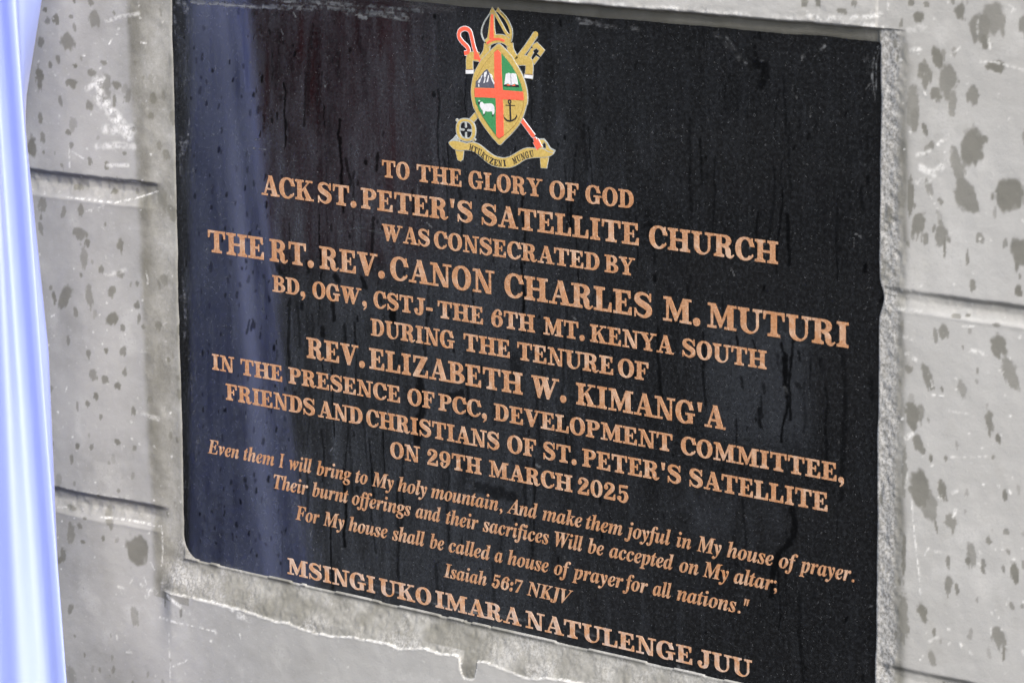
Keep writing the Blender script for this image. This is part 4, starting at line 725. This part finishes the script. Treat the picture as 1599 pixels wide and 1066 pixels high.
shp(fl, ell(bc[0], bc[1], rx-.5, ry-.5, 40, 2.3), 0.55, GO, [ell(bc[0], bc[1], ix+.9, iy+.9, 32, 2.6)])
for dx, dy in ((1, 0), (-1, 0), (0, 1), (0, -1)):
    shp(fl, stroke([(bc[0]+dx*(ix+.6), bc[1]+dy*(iy+.6)), (bc[0]+dx*ix*.30, bc[1]+dy*iy*.32)], [2.2, 1.3], 2), 0.6, SI)
    shp(fl, circ((bc[0]+dx*ix*.42, bc[1]+dy*iy*.42), 0.95), 0.62, SI)
for p in s_t['key_knobs']: shp(fl, circ(p, 1.35), 0.5, SI); shp(fl, circ(p, 0.6), 0.6, GO)
fl.build("key", MATS, crest)
# crosier
fl = Flat()
stk(fl, s_t['hook'][0], s_t['hook'][1], 0.3, RE, 0.5, WH, 6)
stk(fl, s_t['collar'][0], s_t['collar'][1], 0.32, RE, 0.3, WH)
stk(fl, s_t['staff'][0], s_t['staff'][1], 0.3, RE, 0.5, WH)
shp(fl, stroke([s_t['hook'][0][-1], s_t['staff'][0][0]], s_t['staff'][1], 2), 0.36, RE)
stk(fl, s_t['staff_end'][0], s_t['staff_end'][1], 0.75, RE, 0.4, WH); shp(fl, circ(s_t['knob'][0], s_t['knob'][1]/2+.4), 0.8, WH); shp(fl, circ(s_t['knob'][0], s_t['knob'][1]/2), 0.95, RE)
fl.build("crosier", MATS, crest)
# lappets of the mitre
for (p, w), e in zip(s_t['lappet'], s_t['lappet_end']):
    fl = Flat()
    stk(fl, p, w, 0.28, GO, 0.5); outl(fl, e, 0.42, WH, 0.25)
    a, b = e[0], e[1]; shp(fl, stroke([a, b], 0.5, 2), 0.6, LN)
    fl.build("lappet", MATS, crest)
# mitre
fl = Flat()
for p, w in s_t['mitre_legs']: stk(fl, p, w, 0.3, GO, 0.5)
stk(fl, s_t['mitre_band'][0], s_t['mitre_band'][1], 0.44, GO, 0.5); shp(fl, stroke(s_t['mitre_band_inset'][0], s_t['mitre_band_inset'][1]*0.7, 5), 0.66, RE)
for p, w, m in s_t['mitre_lines']:
    stk(fl, p, w, 0.5, SI if m == 'silver' else GO, 0.25 if m != 'silver' else 0)
shp(fl, s_t['mitre_stripe'], 0.74, RE)
for p in s_t['mitre_peaks']: outl(fl, p, 0.68, GO, 0.3)
fl.build("mitre", MATS, crest)
# shield
fl = Flat()
S_ = closed_smooth(c_['shield'], 3); Fi = closed_smooth(c_['field'], 3)
shp(fl, grow_poly(S_, 0.55), 0.7, SI); shp(fl, S_, 0.8, GO); shp(fl, grow_poly(Fi, 0.28), 0.88, LN); shp(fl, Fi, 0.95, GO)
shp(fl, c_['green1'], 1.02, GR); shp(fl, c_['green2'], 1.02, GR)
shp(fl, c_['cross_v'], 1.08, RE); shp(fl, c_['cross_h'], 1.12, RE)
shp(fl, c_['mount'], 1.04, SL)
for p in c_['snow']: shp(fl, p, 1.10, WH)
shp(fl, c_['book_base'], 1.08, BL)
for p in c_['book_red']: shp(fl, p, 1.13, RE)
shp(fl, c_['book'], 1.18, WH); shp(fl, c_['book_spine'], 1.22, SL)
shp(fl, closed_smooth(c_['sheep'], 3), 1.10, WH); shp(fl, c_['sheep_head'], 1.14, BL); shp(fl, c_['sheep_horn'], 1.17, WH)
for p in c_['sheep_shade']: shp(fl, p, 1.07, BL)
for i, p in enumerate(c_['anchor']): shp(fl, p, 1.08+.04*i, BL)
shp(fl, circ(c_['anchor_ring'], 1.9), 1.2, BL, [circ(c_['anchor_ring'], 0.8)])
fl.build("shield", MATS, crest)
# ribbon with the motto
fl = Flat()
outl(fl, c_['ribbon_tail_up'], 0.36, SI, 0.3, WH); outl(fl, c_['ribbon_tail_down'], 0.34, GO, 0.4); outl(fl, c_['ribbon_end'], 0.34, GO, 0.4)
shp(fl, grow_poly(c_['ribbon_curl'], .4), 0.36, SI, [c_['ribbon_curl_hole']]); shp(fl, grow_poly(c_['ribbon_curl'], -.7), 0.46, GO, [grow_poly(c_['ribbon_curl_hole'], .4)])
rb = closed_smooth(c_['ribbon'], 3); shp(fl, grow_poly(rb, 0.5), 0.58, SI); shp(fl, rb, 0.68, GO)
def along(path, word, cap, h):
    c, _ = spline(path, [1]*len(path), 10); seg = [0]
    for a, b in zip(c, c[1:]): seg.append(seg[-1]+math.hypot(b[0]-a[0], b[1]-a[1]))
    n = len(word); sx = seg[-1]/(n-0.25)
    for i, ch in enumerate(word):
        d = min(seg[-1], (i+0.38)*sx); k = max(0, min(len(c)-2, int(np.searchsorted(seg, d))-1)); t = (d-seg[k])/((seg[k+1]-seg[k]) or 1)
        px, py = c[k][0]+(c[k+1][0]-c[k][0])*t, c[k][1]+(c[k+1][1]-c[k][1])*t
        an = math.atan2(c[k+1][1]-c[k][1], c[k+1][0]-c[k][0]); ca, sa = math.cos(an), math.sin(an)
        vs, tr = gl(ch); xs = [p[0] for p in vs]; cxm = (min(xs)+max(xs))/2; fw = min(1.0, sx*0.86/((max(xs)-min(xs))*cap/100))
        q_ = [((x-cxm)*cap/100*fw, (y-50)*cap/100) for x, y in vs]
        fl.add([(px+x*ca-y*sa, py+x*sa+y*ca) for x, y in q_], tr, h, h-0.4, BL)
along(c_['motto'][0], "MTUKUZENI", 5.3, 0.8)
along(c_['motto'][1], "MUNGU", 5.3, 0.8)
fl.build("ribbon", MATS, crest)

# ------------------------------------------------------------------ curtain drawn aside on the left
VV = np.array([b[1] for b in EDGE])
def at(tab, v):
    P = np.array(tab, dtype=float); return np.array([np.interp(v, P[::-1, 1], P[::-1, 0]) if v <= 600 and v >= -200 else P[0 if v > 600 else -1, 0] + (v-(600 if v > 600 else -200))*((P[0, 0]-P[1, 0]) if v > 600 else (P[-2, 0]-P[-1, 0]))/200,
                                                     np.interp(v, P[::-1, 1], P[::-1, 2]) if v <= 600 and v >= -200 else P[0 if v > 600 else -1, 2] + (v-(600 if v > 600 else -200))*((P[0, 2]-P[1, 2]) if v > 600 else (P[-2, 2]-P[-1, 2]))/200])
rows = []
vs_list = np.linspace(-560, 900, 110)
for v in vs_list:
    vc = np.clip(v, -420, 760)
    B_, E_, V1, V2, RI, LF, LG = [at(t, vc) for t in (BACK, EDGE, VAL, VAL2, RID, LFT, LFT2)]
    G0 = np.array([B_[0]-260, 60.0]); G1 = np.array([B_[0]-110, B_[1]-14]); G2 = np.array([B_[0]-30, B_[1]-9])
    mid = B_*0.45+E_*0.55 + np.array([9.0, -9.0])*np.clip((-(0.736*(B_[0]-E_[0])-0.677*(B_[1]-E_[1]))-5)/20, 0, 1); M2 = B_*0.2+E_*0.8+np.array([-1.5, .5])
    Eb = E_+np.array([-5.0, 2.2])
    L1 = np.array([LG[0]-40, LG[1]+10]); L2 = np.array([LG[0]-75, LG[1]+12]); L3 = np.array([LG[0]-170, LG[1]+22]); L4 = np.array([LG[0]-290, LG[1]-10])
    ctrl = [B_+np.array([-2.5, -0.5]), B_, mid, M2, E_, Eb, V1, V2, RI, LF, LG, L1, L2]
    c, _ = spline([tuple(p) for p in ctrl], [1]*len(ctrl), 9)
    c = np.array(c); k = np.arange(len(c))
    c[:, 0] += 0.3*np.sin(v/146+k*.15); c[:, 1] += 0.35*np.sin(v/157+k*.13+1)
    rows.append(c)
nC3 = len(rows[0]); cv = []; cf = []
for v, c in zip(vs_list, rows):
    for u, n_ in c: cv.append((u/1000, -n_/1000, v/1000+Z0))
for j in range(len(rows)-1):
    for i in range(nC3-1):
        a = j*nC3+i; cf.append((a, a+nC3, a+nC3+1, a+1))
curtain = link_mesh("curtain", cv, cf, M_CLOTH, smooth=True)
sol = curtain.modifiers.new("thickness", 'SOLIDIFY'); sol.thickness = 0.0012; sol.offset = 0
tag(curtain, "lilac blue satin curtain hanging in folds left of the black plaque", "curtain", "thing")

# ------------------------------------------------------------------ added maroon stand-in out of view: only its dark red reflection shows in the plaque
dv = []; df = []; nx, nz = 60, 24
for j in range(nz+1):
    z = 0.70+1.15*j/nz
    for i in range(nx+1):
        t = i/nx; w = 0.030*math.sin(t*25+0.5*math.sin(z*2))*(1.1-0.4*j/nz)
        dv.append((-1.49+0.195*t+w*0.3, -1.52-0.13*t+w*0.7, z+0.012*math.sin(t*25)))
for j in range(nz):
    for i in range(nx):
        a = j*(nx+1)+i; df.append((a, a+nx+1, a+nx+2, a+1))
n = NT("maroon_stand_in"); n.set("Base Color", n.mix(n.noise(8.0, 4), (0.10, 0.010, 0.016), (0.16, 0.020, 0.028))); n.set("Roughness", 0.85)
stand_in = bpy.data.objects.new("reflection_stand_in", None); COL.objects.link(stand_in); stand_in.location = (-1.27, -1.65, 0)
tag(stand_in, "added unseen maroon stand-in mirrored as the dark red patch in the plaque's upper left", "reflection stand-in", "thing")
def rel(vs): return [(x+1.27, y+1.65, z) for x, y, z in vs]
cl_ = link_mesh("stand_in_cloth", rel(dv), df, n.m, stand_in, smooth=True)
def rod(name, a, b, r):
    a, b = Vector(a), Vector(b); d = (b-a).normalized(); p = d.orthogonal().normalized(); q = d.cross(p); vs = []; k = 14
    for e in (a, b):
        for i in range(k):
            t = 2*math.pi*i/k; vs.append(tuple(e+p*r*math.cos(t)+q*r*math.sin(t)))
    fs = [(i, (i+1) % k, k+(i+1) % k, k+i) for i in range(k)]+[tuple(range(k-1, -1, -1)), tuple(range(k, 2*k))]
    return link_mesh(name, rel(vs), fs, M_BLACK, stand_in, smooth=False)
rod("stand_in_rail", (-1.53, -1.495, 1.86), (-1.255, -1.68, 1.86), 0.016)
rod("stand_in_post", (-1.52, -1.50, 0.0), (-1.52, -1.50, 1.87), 0.018)
rod("stand_in_post", (-1.27, -1.675, 0.0), (-1.27, -1.675, 1.87), 0.018)
